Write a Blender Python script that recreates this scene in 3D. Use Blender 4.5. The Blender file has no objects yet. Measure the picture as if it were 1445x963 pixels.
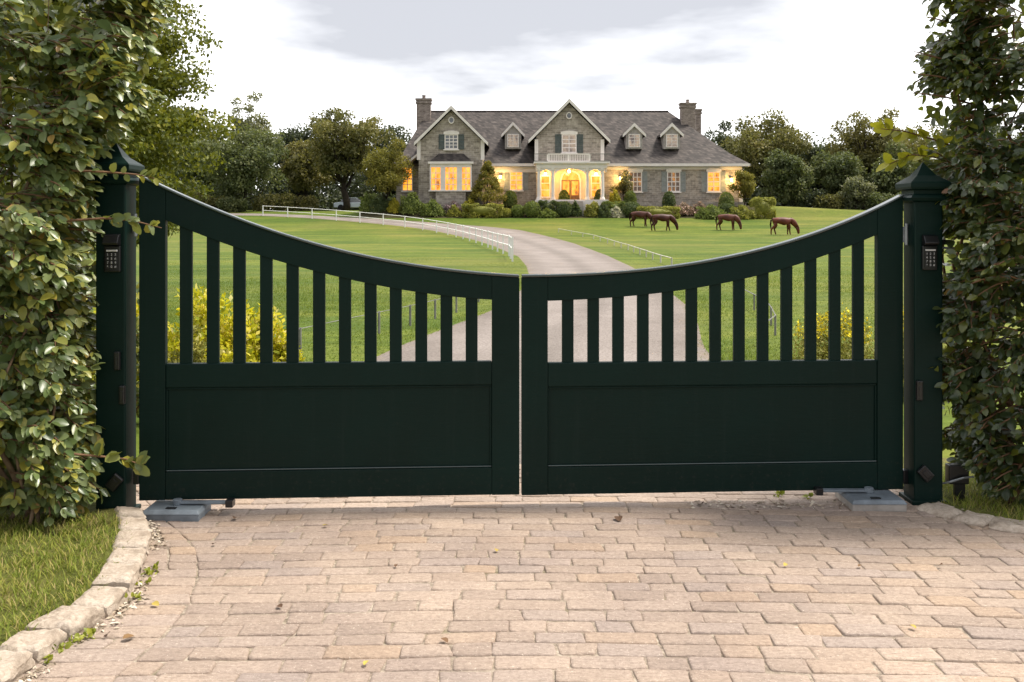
import bpy, bmesh, math, random
import numpy as np
from mathutils import Vector, Matrix

random.seed(7)
RNG = np.random.default_rng(11)
scene = bpy.context.scene
COL = scene.collection
F = 1375.0          # focal length in photo pixels
CAMZ = 1.6


def P(px, py, d):
    """Point seen at photo pixel (px, py) at distance d ahead of the camera."""
    return Vector(((px - 722.5) * d / F, d, CAMZ - (py - 315.0) * d / F))


def HX(px, d=100.0):
    return (px - 722.5) * d / F


def HZ(py, d=100.0):
    return CAMZ - (py - 315.0) * d / F


# ------------------------------------------------------------------ materials
class NT:
    def __init__(self, name):
        self.m = bpy.data.materials.new(name)
        self.m.use_nodes = True
        self.t = self.m.node_tree
        self.bsdf = self.t.nodes['Principled BSDF']
        self.out = self.t.nodes['Material Output']

    def n(self, typ, **kw):
        nd = self.t.nodes.new(typ)
        for k, v in kw.items():
            setattr(nd, k, v)
        return nd

    def l(self, a, b):
        self.t.links.new(a, b)

    def coord(self, kind='Object', scale=None):
        c = self.n('ShaderNodeTexCoord')
        o = c.outputs[kind]
        if scale is not None:
            mp = self.n('ShaderNodeMapping')
            mp.inputs['Scale'].default_value = scale
            self.l(o, mp.inputs['Vector'])
            o = mp.outputs['Vector']
        return o

    def noise(self, vec, scale, detail=4.0, rough=0.55):
        nz = self.n('ShaderNodeTexNoise')
        nz.inputs['Scale'].default_value = scale
        nz.inputs['Detail'].default_value = detail
        nz.inputs['Roughness'].default_value = rough
        if vec is not None:
            self.l(vec, nz.inputs['Vector'])
        return nz.outputs['Fac']

    def ramp(self, fac, stops, interp='LINEAR'):
        r = self.n('ShaderNodeValToRGB')
        cr = r.color_ramp
        cr.interpolation = interp
        while len(cr.elements) < len(stops):
            cr.elements.new(0.5)
        for e, (p, c) in zip(cr.elements, stops):
            e.position = p
            e.color = (c[0], c[1], c[2], 1.0)
        self.l(fac, r.inputs['Fac'])
        return r.outputs['Color']

    def mix(self, a, b, fac, mode='MIX'):
        x = self.n('ShaderNodeMix', data_type='RGBA', blend_type=mode)
        for v, i in ((fac, 0), (a, 6), (b, 7)):
            if hasattr(v, 'is_output'):
                self.l(v, x.inputs[i])
            elif isinstance(v, (int, float)):
                x.inputs[i].default_value = v
            else:
                x.inputs[i].default_value = (v[0], v[1], v[2], 1.0)
        return x.outputs[2]

    def bump(self, h, strength, dist=0.01):
        b = self.n('ShaderNodeBump')
        b.inputs['Strength'].default_value = strength
        b.inputs['Distance'].default_value = dist
        self.l(h, b.inputs['Height'])
        self.l(b.outputs['Normal'], self.bsdf.inputs['Normal'])
        return b

    def base(self, c):
        if hasattr(c, 'is_output'):
            self.l(c, self.bsdf.inputs['Base Color'])
        else:
            self.bsdf.inputs['Base Color'].default_value = (c[0], c[1], c[2], 1)

    def rough(self, v):
        self.bsdf.inputs['Roughness'].default_value = v

    def spec(self, v):
        self.bsdf.inputs['Specular IOR Level'].default_value = v


def m_simple(name, c, rough=0.6, spec=0.4, var=0.25, scale=8.0, bump=0.0, metal=0.0):
    t = NT(name)
    f = t.noise(t.coord(), scale)
    t.base(t.ramp(f, [(0.3, [x * (1 - var) for x in c]), (0.7, [min(1, x * (1 + var)) for x in c])]))
    t.rough(rough)
    t.spec(spec)
    t.bsdf.inputs['Metallic'].default_value = metal
    if bump:
        t.bump(t.noise(t.coord(), scale * 4), bump)
    return t.m


def m_leaf(name, stops, trans=0.35, tcol=(0.22, 0.3, 0.03), rough=0.42, spec=0.5, clump=0.0, cscale=1.2):
    t = NT(name)
    g = t.n('ShaderNodeNewGeometry')
    c = t.ramp(g.outputs['Random Per Island'], stops)
    if clump:
        f = t.noise(t.coord(), cscale, 2.0)
        c = t.mix(c, t.ramp(f, [(0.35, (0.45, 0.55, 0.5)), (0.65, (1.35, 1.25, 1.0))]), clump, 'MULTIPLY')
    t.base(c)
    t.rough(rough)
    t.spec(spec)
    tr = t.n('ShaderNodeBsdfTranslucent')
    t.l(t.mix(c, tcol, 0.6), tr.inputs['Color'])
    mx = t.n('ShaderNodeMixShader')
    mx.inputs[0].default_value = trans
    t.l(t.bsdf.outputs[0], mx.inputs[1])
    t.l(tr.outputs[0], mx.inputs[2])
    t.l(mx.outputs[0], t.out.inputs['Surface'])
    return t.m


def build_materials():
    M = {}
    # gate paint: very dark green satin paint with faint dust and brush marks
    t = NT('gate_paint')
    f = t.noise(t.coord(scale=(3, 3, 30)), 3.0, 5)
    f2 = t.noise(t.coord(), 1.6, 6)
    c = t.ramp(f2, [(0.3, (0.0012, 0.0105, 0.0080)), (0.7, (0.0022, 0.0155, 0.0118))])
    dust = t.noise(t.coord(), 60, 3)
    strk = t.noise(t.coord(scale=(26, 26, .9)), 1.0, 4, .6)
    c = t.mix(c, (0.007, 0.018, 0.015), t.ramp(strk, [(0.55, (0, 0, 0)), (0.8, (0.6, 0.6, 0.6))]))
    c = t.mix(c, (0.012, 0.017, 0.015), t.ramp(dust, [(0.62, (0, 0, 0)), (0.85, (0.45, 0.45, 0.45))]))
    # dried splashes along the lowest hand's breadth
    sp_ = t.n('ShaderNodeSeparateXYZ')
    t.l(t.coord(), sp_.inputs[0])
    lo_ = t.n('ShaderNodeMapRange')
    lo_.inputs[1].default_value, lo_.inputs[2].default_value = .02, .30
    lo_.inputs[3].default_value, lo_.inputs[4].default_value = .10, 0
    t.l(sp_.outputs[2], lo_.inputs[0])
    ad_ = t.n('ShaderNodeMath', operation='ADD')
    t.l(lo_.outputs[0], ad_.inputs[0])
    t.l(t.noise(t.coord(), 38, 5, .7), ad_.inputs[1])
    c = t.mix(c, (0.055, 0.048, 0.038), t.ramp(ad_.outputs[0], [(0.63, (0, 0, 0)), (0.80, (0.25, 0.25, 0.25))]))
    t.base(c)
    t.l(t.ramp(f2, [(0.3, (0.42, 0.42, 0.42)), (0.7, (0.58, 0.58, 0.58))]), t.bsdf.inputs['Roughness'])
    t.spec(0.16)
    t.bump(f, 0.2, 0.004)
    M['gate'] = t.m
    M['gate_lit_edge'] = m_simple('gate_painted_highlight', (0.012, 0.026, 0.023), 0.25, 1.0, 0.2, 6)  # lighter, glossier gate colour: sky highlight painted into capping and lower moulding
    M['black'] = m_simple('black_plastic', (0.008, 0.008, 0.009), 0.3, 0.5)
    M['key'] = m_simple('key_grey', (0.03, 0.03, 0.032), 0.4)
    M['digit'] = m_simple('digit_white', (0.55, 0.55, 0.55), 0.5, var=0.05)
    M['zinc'] = m_simple('zinc_metal', (0.30, 0.32, 0.34), 0.42, 0.5, 0.25, 14, metal=0.6)
    M['motor'] = m_simple('motor_grey', (0.15, 0.175, 0.20), 0.5, 0.4, 0.3, 10, 0.1)
    M['concrete'] = m_simple('concrete_pad', (0.34, 0.31, 0.28), 0.9, 0.2, 0.2, 12, 0.3)
    # pavers
    t = NT('paver_stone')
    g = t.n('ShaderNodeNewGeometry')
    c = t.ramp(g.outputs['Random Per Island'], [(0, (0.330, 0.258, 0.220)), (0.25, (0.368, 0.288, 0.242)),
                                               (0.5, (0.400, 0.314, 0.265)), (0.72, (0.338, 0.274, 0.248)),
                                               (0.9, (0.405, 0.300, 0.228)), (1, (0.360, 0.290, 0.262))])
    big = t.noise(t.coord(), 0.9, 5)
    c = t.mix(c, t.ramp(big, [(0.33, (0.78, 0.77, 0.76)), (0.66, (1.16, 1.15, 1.08))]), 1.0, 'MULTIPLY')
    fine = t.noise(t.coord(), 55, 6, 0.7)
    c = t.mix(c, t.ramp(fine, [(0.3, (0.72, 0.70, 0.68)), (0.5, (1, 1, 1)), (0.72, (1.22, 1.22, 1.22))]), 0.85, 'MULTIPLY')
    streak = t.noise(t.coord(scale=(9, 40, 20)), 2.0, 5, 0.65)
    spk = t.noise(t.coord(), 140, 2, 0.5)
    c = t.mix(c, (0.72, 0.62, 0.52), t.ramp(spk, [(0.66, (0, 0, 0)), (0.72, (0.7, 0.7, 0.7))]))
    spk2 = t.noise(t.coord(scale=(1.3, 1, 1)), 85, 3, 0.6)
    c = t.mix(c, (0.20, 0.15, 0.12), t.ramp(spk2, [(0.62, (0, 0, 0)), (0.72, (0.75, 0.75, 0.75))]))
    c = t.mix(c, t.ramp(streak, [(0.35, (0.82, 0.80, 0.78)), (0.6, (1.06, 1.06, 1.05))]), 0.8, 'MULTIPLY')
    t.base(c)
    t.rough(0.72)
    t.spec(0.35)
    b1 = t.noise(t.coord(scale=(22, 38, 20)), 1.0, 8, 0.68)
    t.bump(b1, 0.95, 0.018)
    M['paver'] = t.m
    t = NT('joint_sand')
    f = t.noise(t.coord(), 30, 6, 0.7)
    c = t.ramp(f, [(0.3, (0.09, 0.07, 0.05)), (0.5, (0.26, 0.21, 0.16)), (0.7, (0.48, 0.41, 0.33))])
    f = t.noise(t.coord(), 3.5, 4)
    c = t.mix(c, (0.10, 0.09, 0.02), t.ramp(f, [(0.55, (0, 0, 0)), (0.75, (0.6, 0.6, 0.6))]))
    t.base(c)
    t.rough(0.95)
    t.bump(t.noise(t.coord(), 90, 4), 0.6, 0.01)
    M['joint'] = t.m
    # kerb stone
    t = NT('kerb_granite')
    g = t.n('ShaderNodeNewGeometry')
    f = t.noise(t.coord(), 7, 8, 0.68)
    c = t.ramp(f, [(0.25, (0.20, 0.155, 0.115)), (0.48, (0.42, 0.345, 0.275)), (0.75, (0.58, 0.50, 0.42))])
    f2 = t.noise(t.coord(), 60, 4, 0.7)
    c = t.mix(c, t.ramp(f2, [(0.3, (0.65, 0.63, 0.6)), (0.6, (1.08, 1.08, 1.08))]), 0.8, 'MULTIPLY')
    t.base(c)
    t.rough(0.82)
    t.spec(0.25)
    t.bump(t.noise(t.coord(), 14, 9, 0.7), 0.8, 0.025)
    M['kerb'] = t.m
    # grass
    def grassmat(name, cols, sc, stripe=False):
        t = NT(name)
        co = t.coord()
        f = t.noise(co, sc, 6, 0.6)
        c = t.ramp(f, [(0.28, cols[0]), (0.5, cols[1]), (0.74, cols[2])])
        f2 = t.noise(co, sc * 26, 5, 0.7)
        c = t.mix(c, t.ramp(f2, [(0.3, (0.62, 0.66, 0.6)), (0.68, (1.25, 1.22, 1.2))]), 0.8, 'MULTIPLY')
        if stripe:
            f3 = t.noise(t.coord(scale=(0.05, 0.55, 0.3)), 1.0, 3, 0.5)
            c = t.mix(c, t.ramp(f3, [(0.38, (0.70, 0.80, 0.72)), (0.62, (1.30, 1.16, 1.15))]), 0.9, 'MULTIPLY')
            f4 = t.noise(t.coord(scale=(0.9, 3.2, 1)), 1.0, 4, 0.6)
            c = t.mix(c, t.ramp(f4, [(0.36, (0.70, 0.76, 0.72)), (0.64, (1.24, 1.18, 1.15))]), 0.7, 'MULTIPLY')
        if stripe:
            f5 = t.noise(co, .045, 5, .65)
            c = t.mix(c, (0.165, 0.150, 0.040), t.ramp(f5, [(.48, (0, 0, 0)), (.70, (.75, .75, .75))]))
        t.base(c)
        t.rough(0.9)
        t.spec(0.12)
        t.bump(f2, 0.6, 0.05)
        return t.m
    M['field'] = grassmat('field_grass', [(0.062, 0.098, 0.013), (0.090, 0.124, 0.018), (0.140, 0.150, 0.030)], 0.16, True)
    M['soil'] = grassmat('lawn_soil', [(0.075, 0.085, 0.022), (0.12, 0.13, 0.032), (0.20, 0.165, 0.065)], 2.5)
    M['blade'] = m_leaf('grass_blade', [(0, (0.14, 0.185, 0.024)), (0.5, (0.215, 0.255, 0.036)), (0.75, (0.32, 0.29, 0.06)), (0.88, (0.40, 0.32, 0.12)), (1, (0.36, 0.28, 0.12))], 0.3, rough=0.6, spec=0.2)
    M['fblade'] = m_leaf('field_blade', [(0, (0.060, 0.100, 0.014)), (0.6, (0.092, 0.132, 0.02)), (1, (0.15, 0.16, 0.035))], 0.35, rough=0.7, spec=0.1)
    # drive gravel
    t = NT('drive_gravel')
    co = t.coord()
    f = t.noise(co, 0.5, 5)
    c = t.ramp(f, [(0.3, (0.172, 0.147, 0.133)), (0.7, (0.238, 0.206, 0.190))])
    f2 = t.noise(co, 26, 5, 0.75)
    c = t.mix(c, t.ramp(f2, [(0.3, (0.55, 0.52, 0.5)), (0.5, (0.95, 0.95, 0.95)), (0.7, (1.3, 1.3, 1.3))]), 0.9, 'MULTIPLY')
    at = t.n('ShaderNodeAttribute', attribute_name='verge')
    wob = t.noise(co, 2.5, 5, 0.7)
    mm = t.n('ShaderNodeMath', operation='ADD')
    t.l(at.outputs['Fac'], mm.inputs[0])
    t.l(wob, mm.inputs[1])
    trk = t.n('ShaderNodeMath', operation='MULTIPLY_ADD')
    t.l(wob, trk.inputs[0])
    trk.inputs[1].default_value = .35
    t.l(at.outputs['Fac'], trk.inputs[2])
    c = t.mix(c, t.ramp(trk.outputs[0], [(.22, (.84, .84, .82)), (.42, (1.1, 1.1, 1.09)), (.66, (1.1, 1.1, 1.09)), (.9, (.86, .85, .82))]), .9, 'MULTIPLY')
    hm = t.n('ShaderNodeMath', operation='MULTIPLY')
    t.l(mm.outputs[0], hm.inputs[0])
    hm.inputs[1].default_value = .5
    c = t.mix(c, (0.20, 0.145, 0.075), t.ramp(hm.outputs[0], [(0.68, (0, 0, 0)), (0.84, (0.8, 0.8, 0.8))]))
    t.base(c)
    t.rough(0.9)
    t.spec(0.2)
    t.bump(f2, 0.7, 0.02)
    M['gravel'] = t.m
    # foliage
    M['hedge_l'] = m_leaf('hedge_leaf_light', [(0, (0.065, 0.105, 0.032)), (0.35, (0.118, 0.162, 0.052)), (0.62, (0.185, 0.225, 0.088)), (0.86, (0.265, 0.270, 0.06)), (0.98, (0.40, 0.36, 0.06)), (1, (0.32, 0.18, 0.06))], 0.22, (0.30, 0.30, 0.02), 0.34, 0.5)
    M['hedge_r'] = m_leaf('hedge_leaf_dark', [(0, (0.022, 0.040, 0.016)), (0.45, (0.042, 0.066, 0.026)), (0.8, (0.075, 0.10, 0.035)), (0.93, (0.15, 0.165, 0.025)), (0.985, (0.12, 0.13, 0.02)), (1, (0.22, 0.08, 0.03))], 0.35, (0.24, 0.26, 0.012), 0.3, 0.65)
    M['twig'] = m_simple('twig_bark', (0.15, 0.085, 0.048), 0.85, 0.2, 0.4, 20, 0.4)
    M['stem'] = m_simple('stem_bark', (0.20, 0.135, 0.085), 0.85, 0.2, 0.4, 20, 0.4)
    M['bark'] = m_simple('tree_bark', (0.035, 0.028, 0.022), 0.9, 0.1, 0.4, 3, 0.5)
    def tree_leaf(n, a, b, c, tr=0.3):
        a, b, c = ([q * f_ * 2.15 + .006 for q, f_ in zip(w, (1.06, .95, 1.05))] for w in (a, b, c))
        return m_leaf(n, [(0, a), (0.5, b), (1, c)], tr, (b[0] * 1.8, b[1] * 1.8, b[2] * 0.6), 0.6, 0.2, 0.55, 0.25)
    M['t_olive'] = tree_leaf('tree_olive', (0.040, 0.047, 0.017), (0.062, 0.068, 0.023), (0.10, 0.095, 0.032))
    M['t_green'] = tree_leaf('tree_green', (0.032, 0.047, 0.020), (0.050, 0.066, 0.027), (0.082, 0.095, 0.040))
    M['t_dark'] = tree_leaf('tree_dark', (0.014, 0.022, 0.014), (0.024, 0.034, 0.019), (0.042, 0.052, 0.027))
    M['t_grey'] = tree_leaf('tree_grey', (0.048, 0.060, 0.032), (0.078, 0.092, 0.052), (0.115, 0.125, 0.075))
    M['t_gold'] = tree_leaf('tree_gold', (0.052, 0.058, 0.012), (0.082, 0.084, 0.015), (0.13, 0.118, 0.02))
    M['t_brown'] = tree_leaf('tree_brown', (0.044, 0.048, 0.018), (0.068, 0.071, 0.024), (0.105, 0.100, 0.034))
    M['t_near'] = m_leaf('tree_near', [(0, (0.070, 0.095, 0.016)), (0.5, (0.125, 0.150, 0.022)), (0.85, (0.21, 0.225, 0.028)), (1, (0.32, 0.29, 0.03))], 0.35, (0.22, 0.22, 0.012), 0.5, 0.3, 0.5, 0.6)
    M['yellow_bush'] = m_leaf('yellow_bush', [(0, (0.16, 0.22, 0.018)), (0.4, (0.46, 0.46, 0.02)), (0.75, (0.80, 0.70, 0.05)), (1, (0.88, 0.80, 0.4))], 0.5, (0.55, 0.5, 0.02), 0.6, 0.2, 0.5, 4)
    M['sage_bush'] = m_leaf('sage_bush', [(0, (0.15, 0.18, 0.035)), (0.5, (0.28, 0.28, 0.06)), (1, (0.42, 0.38, 0.13))], 0.3, (0.28, 0.26, 0.04), 0.6, 0.2, 0.5, 5)
    M['yflower'] = m_leaf('yellow_flower', [(0, (0.72, 0.56, 0.01)), (1, (0.88, 0.74, 0.03))], 0.2, (0.6, 0.5, 0.02), 0.6, 0.2)
    M['yew'] = tree_leaf('yew_green', (0.042, 0.064, 0.016), (0.064, 0.092, 0.022), (0.10, 0.125, 0.03))
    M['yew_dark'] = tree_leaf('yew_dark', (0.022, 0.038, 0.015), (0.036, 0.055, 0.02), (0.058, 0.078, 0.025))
    M['box'] = tree_leaf('box_light', (0.07, 0.085, 0.017), (0.11, 0.125, 0.025), (0.16, 0.165, 0.04))
    M['lime'] = tree_leaf('lime_leaf', (0.09, 0.10, 0.012), (0.14, 0.145, 0.016), (0.22, 0.20, 0.025))
    M['mauve'] = tree_leaf('mauve_bloom', (0.04, 0.045, 0.03), (0.09, 0.07, 0.075), (0.16, 0.13, 0.14), 0.1)
    M['pink'] = tree_leaf('pink_bloom', (0.06, 0.06, 0.03), (0.14, 0.11, 0.08), (0.27, 0.20, 0.17), 0.1)
    M['pale'] = tree_leaf('pale_leaf', (0.10, 0.12, 0.07), (0.22, 0.24, 0.17), (0.34, 0.35, 0.28), 0.1)
    M['fallen'] = m_leaf('fallen_leaf', [(0, (0.10, 0.05, 0.02)), (0.4, (0.20, 0.10, 0.035)), (0.75, (0.42, 0.27, 0.04)), (1, (0.38, 0.34, 0.05))], 0.1, rough=0.7)
    t = NT('fallen_leaf')
    oi = t.n('ShaderNodeObjectInfo')
    t.base(t.ramp(oi.outputs['Random'], [(0, (0.06, 0.03, 0.016)), (0.45, (0.13, 0.065, 0.028)), (0.75, (0.26, 0.15, 0.04)), (1, (0.42, 0.33, 0.06))]))
    t.rough(0.75)
    M['fallen'] = t.m
    M['chips'] = m_leaf('litter_chips', [(0, (0.12, 0.09, 0.06)), (0.5, (0.42, 0.34, 0.25)), (1, (0.62, 0.55, 0.45))], 0.02, rough=0.8)
    M['sprig'] = m_leaf('weed_leaf', [(0, (0.14, 0.18, 0.02)), (1, (0.34, 0.34, 0.03))], 0.3, rough=0.5)
    # house
    def stone(name, c1, c2, mort, sx=2.2):
        t = NT(name)
        co = t.n('ShaderNodeTexCoord')
        sp = t.n('ShaderNodeSeparateXYZ')
        t.l(co.outputs['Object'], sp.inputs[0])
        ad = t.n('ShaderNodeMath', operation='ADD')
        t.l(sp.outputs[0], ad.inputs[0])
        t.l(sp.outputs[1], ad.inputs[1])
        cb = t.n('ShaderNodeCombineXYZ')
        t.l(ad.outputs[0], cb.inputs[0])
        t.l(sp.outputs[2], cb.inputs[1])
        br = t.n('ShaderNodeTexBrick')
        br.inputs['Scale'].default_value = sx
        br.inputs['Color1'].default_value = (*c1, 1)
        br.inputs['Color2'].default_value = (*c2, 1)
        br.inputs['Mortar'].default_value = (*mort, 1)
        br.inputs['Mortar Size'].default_value = 0.022
        br.inputs['Brick Width'].default_value = 1.1
        br.inputs['Row Height'].default_value = 0.42
        br.inputs['Bias'].default_value = -0.1
        wv = t.n('ShaderNodeMix', data_type='VECTOR')
        wv.inputs[0].default_value = 0.10
        nz = t.n('ShaderNodeTexNoise')
        nz.inputs['Scale'].default_value = 2.2
        t.l(cb.outputs[0], nz.inputs['Vector'])
        t.l(cb.outputs[0], wv.inputs[4])
        t.l(nz.outputs['Color'], wv.inputs[5])
        t.l(wv.outputs[1], br.inputs['Vector'])
        f = t.noise(co.outputs['Object'], 3.0, 6, 0.7)
        c = t.mix(br.outputs['Color'], t.ramp(f, [(0.3, (0.68, 0.66, 0.64)), (0.7, (1.4, 1.38, 1.34))]), 0.9, 'MULTIPLY')
        t.base(c)
        t.rough(0.9)
        t.spec(0.2)
        t.bump(br.outputs['Fac'], -0.6, 0.05)
        return t.m
    M['stone'] = stone('house_stone', (0.235, 0.205, 0.178), (0.40, 0.355, 0.312), (0.46, 0.42, 0.38))
    M['chim'] = stone('chimney_brick', (0.18, 0.145, 0.13), (0.30, 0.25, 0.225), (0.36, 0.32, 0.29), 3.6)
    t = NT('roof_slate')
    co = t.n('ShaderNodeTexCoord')
    br = t.n('ShaderNodeTexBrick')
    br.inputs['Scale'].default_value = 2.6
    br.inputs['Color1'].default_value = (0.028, 0.025, 0.024, 1)
    br.inputs['Color2'].default_value = (0.090, 0.078, 0.072, 1)
    br.inputs['Mortar'].default_value = (0.028, 0.023, 0.022, 1)
    br.inputs['Mortar Size'].default_value = 0.03
    br.inputs['Brick Width'].default_value = 0.8
    br.inputs['Row Height'].default_value = 0.55
    sp = t.n('ShaderNodeSeparateXYZ')
    t.l(co.outputs['Object'], sp.inputs[0])
    cb = t.n('ShaderNodeCombineXYZ')
    ad = t.n('ShaderNodeMath', operation='ADD')
    t.l(sp.outputs[0], ad.inputs[0])
    t.l(sp.outputs[1], ad.inputs[1])
    t.l(ad.outputs[0], cb.inputs[0])
    t.l(sp.outputs[2], cb.inputs[1])
    t.l(cb.outputs[0], br.inputs['Vector'])
    f = t.noise(co.outputs['Object'], 1.1, 6, 0.7)
    c = t.mix(br.outputs['Color'], t.ramp(f, [(0.3, (0.55, 0.53, 0.53)), (0.7, (1.5, 1.42, 1.38))]), 0.95, 'MULTIPLY')
    t.base(c)
    t.rough(0.75)
    t.spec(0.3)
    t.bump(br.outputs['Fac'], -0.5, 0.05)
    M['slate'] = t.m
    M['trim'] = m_simple('cream_trim', (0.76, 0.70, 0.66), 0.6, 0.3, 0.08, 1.5)
    M['dormer'] = m_simple('dormer_board', (0.34, 0.31, 0.29), 0.8, 0.2, 0.15, 3)
    M['cream'] = m_simple('porch_cream', (0.62, 0.52, 0.38), 0.7, 0.2, 0.08, 1.5)
    M['shut_g'] = m_simple('shutter_green', (0.085, 0.105, 0.10), 0.55, 0.3, 0.2, 3)
    M['shut_s'] = m_simple('shutter_sage', (0.29, 0.30, 0.28), 0.6, 0.3, 0.15, 3)
    M['door'] = m_simple('oak_door', (0.16, 0.08, 0.03), 0.5, 0.4, 0.25, 3)
    M['white'] = m_simple('white_paint', (0.80, 0.79, 0.77), 0.5, 0.4, 0.06, 3)
    M['pale_post'] = m_simple('pale_post', (0.45, 0.43, 0.37), 0.8, 0.2, 0.2, 6)
    M['wire_grey'] = m_simple('weathered_post', (0.17, 0.17, 0.15), 0.8, 0.2, 0.3, 6)
    t = NT('dark_glass')
    t.base(t.ramp(t.noise(t.coord(), 1.2, 4), [(0.3, (0.05, 0.055, 0.065)), (0.7, (0.20, 0.20, 0.215))]))
    t.rough(0.08)
    t.spec(0.9)
    M['glass'] = t.m

    def lit(name, dark, mid, hot, strength, sc=1.2, lo=0.35):
        t = NT(name)
        f = t.noise(t.coord(scale=(1.6, 1.6, 0.8)), sc, 5, 0.65)
        c = t.ramp(f, [(lo, dark), (lo + 0.12, mid), (lo + 0.36, hot)])
        t.l(c, t.bsdf.inputs['Emission Color'])
        t.bsdf.inputs['Emission Strength'].default_value = strength
        t.base((0.05, 0.03, 0.02))
        t.rough(0.15)
        return t.m
    M['lit'] = lit('lit_window', (0.20, 0.06, 0.006), (1.0, 0.30, 0.015), (1.0, 0.50, 0.085), .85, 1.3, 0.33)
    M['half'] = lit('dim_window', (0.035, 0.025, 0.02), (0.12, 0.06, 0.022), (1.0, 0.40, 0.06), 0.6, 1.2, 0.42)
    M['soft'] = lit('dormer_window', (0.10, 0.085, 0.08), (0.30, 0.24, 0.19), (0.55, 0.42, 0.28), 0.5, 1.2, 0.35)
    t = NT('lamp_glow')
    t.bsdf.inputs['Emission Color'].default_value = (1, 0.66, 0.22, 1)
    t.bsdf.inputs['Emission Strength'].default_value = 6
    M['lamp'] = t.m
    # horses and car
    M['horse'] = m_simple('chestnut_coat', (0.085, 0.017, 0.008), 0.5, 0.35, 0.35, 1.5)
    for i_, c_ in enumerate(((0.060, 0.016, 0.008), (0.050, 0.011, 0.006), (0.085, 0.024, 0.012), (0.10, 0.022, 0.010))):
        M['horse%d' % (i_ + 1)] = m_simple('horse_coat', c_, 0.5, 0.3, 0.4, 2.2)
    M['mane'] = m_simple('dark_mane', (0.028, 0.010, 0.006), 0.7, 0.2)
    M['car'] = m_simple('silver_paint', (0.45, 0.50, 0.56), 0.3, 0.5, 0.05, 1, metal=0.3)
    M['tyre'] = m_simple('tyre_rubber', (0.015, 0.015, 0.015), 0.8)
    return M


M = build_materials()

# ------------------------------------------------------------------ objects
ORIG = {}


def empty(name, loc, label, cat, group=None):
    o = bpy.data.objects.new(name, None)
    o.empty_display_size = 0.2
    COL.objects.link(o)
    o.location = loc
    ORIG[o] = Vector(loc)
    o['label'] = label
    o['category'] = cat
    if group:
        o['group'] = group
    return o


def tag(o, label, cat, group=None):
    o['label'] = label
    o['category'] = cat
    if group:
        o['group'] = group
    return o


def struct(o):
    o['kind'] = 'structure'
    return o


def link(me, name, mat, parent=None, loc=None):
    """Link a mesh whose coordinates are local to the thing's origin."""
    o = bpy.data.objects.new(name, me)
    COL.objects.link(o)
    if mat is not None and not me.materials:
        for mm in (mat if isinstance(mat, (list, tuple)) else [mat]):
            me.materials.append(mm)
    if parent is not None:
        o.parent = parent
        ORIG[o] = ORIG[parent]
    else:
        o.location = loc or (0, 0, 0)
        ORIG[o] = Vector(o.location)
    return o


def copy_tree(o, parent=None):
    c = o.copy()
    COL.objects.link(c)
    if parent is not None:
        c.parent = parent
    for ch in list(o.children):
        copy_tree(ch, c)
    return c


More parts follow.
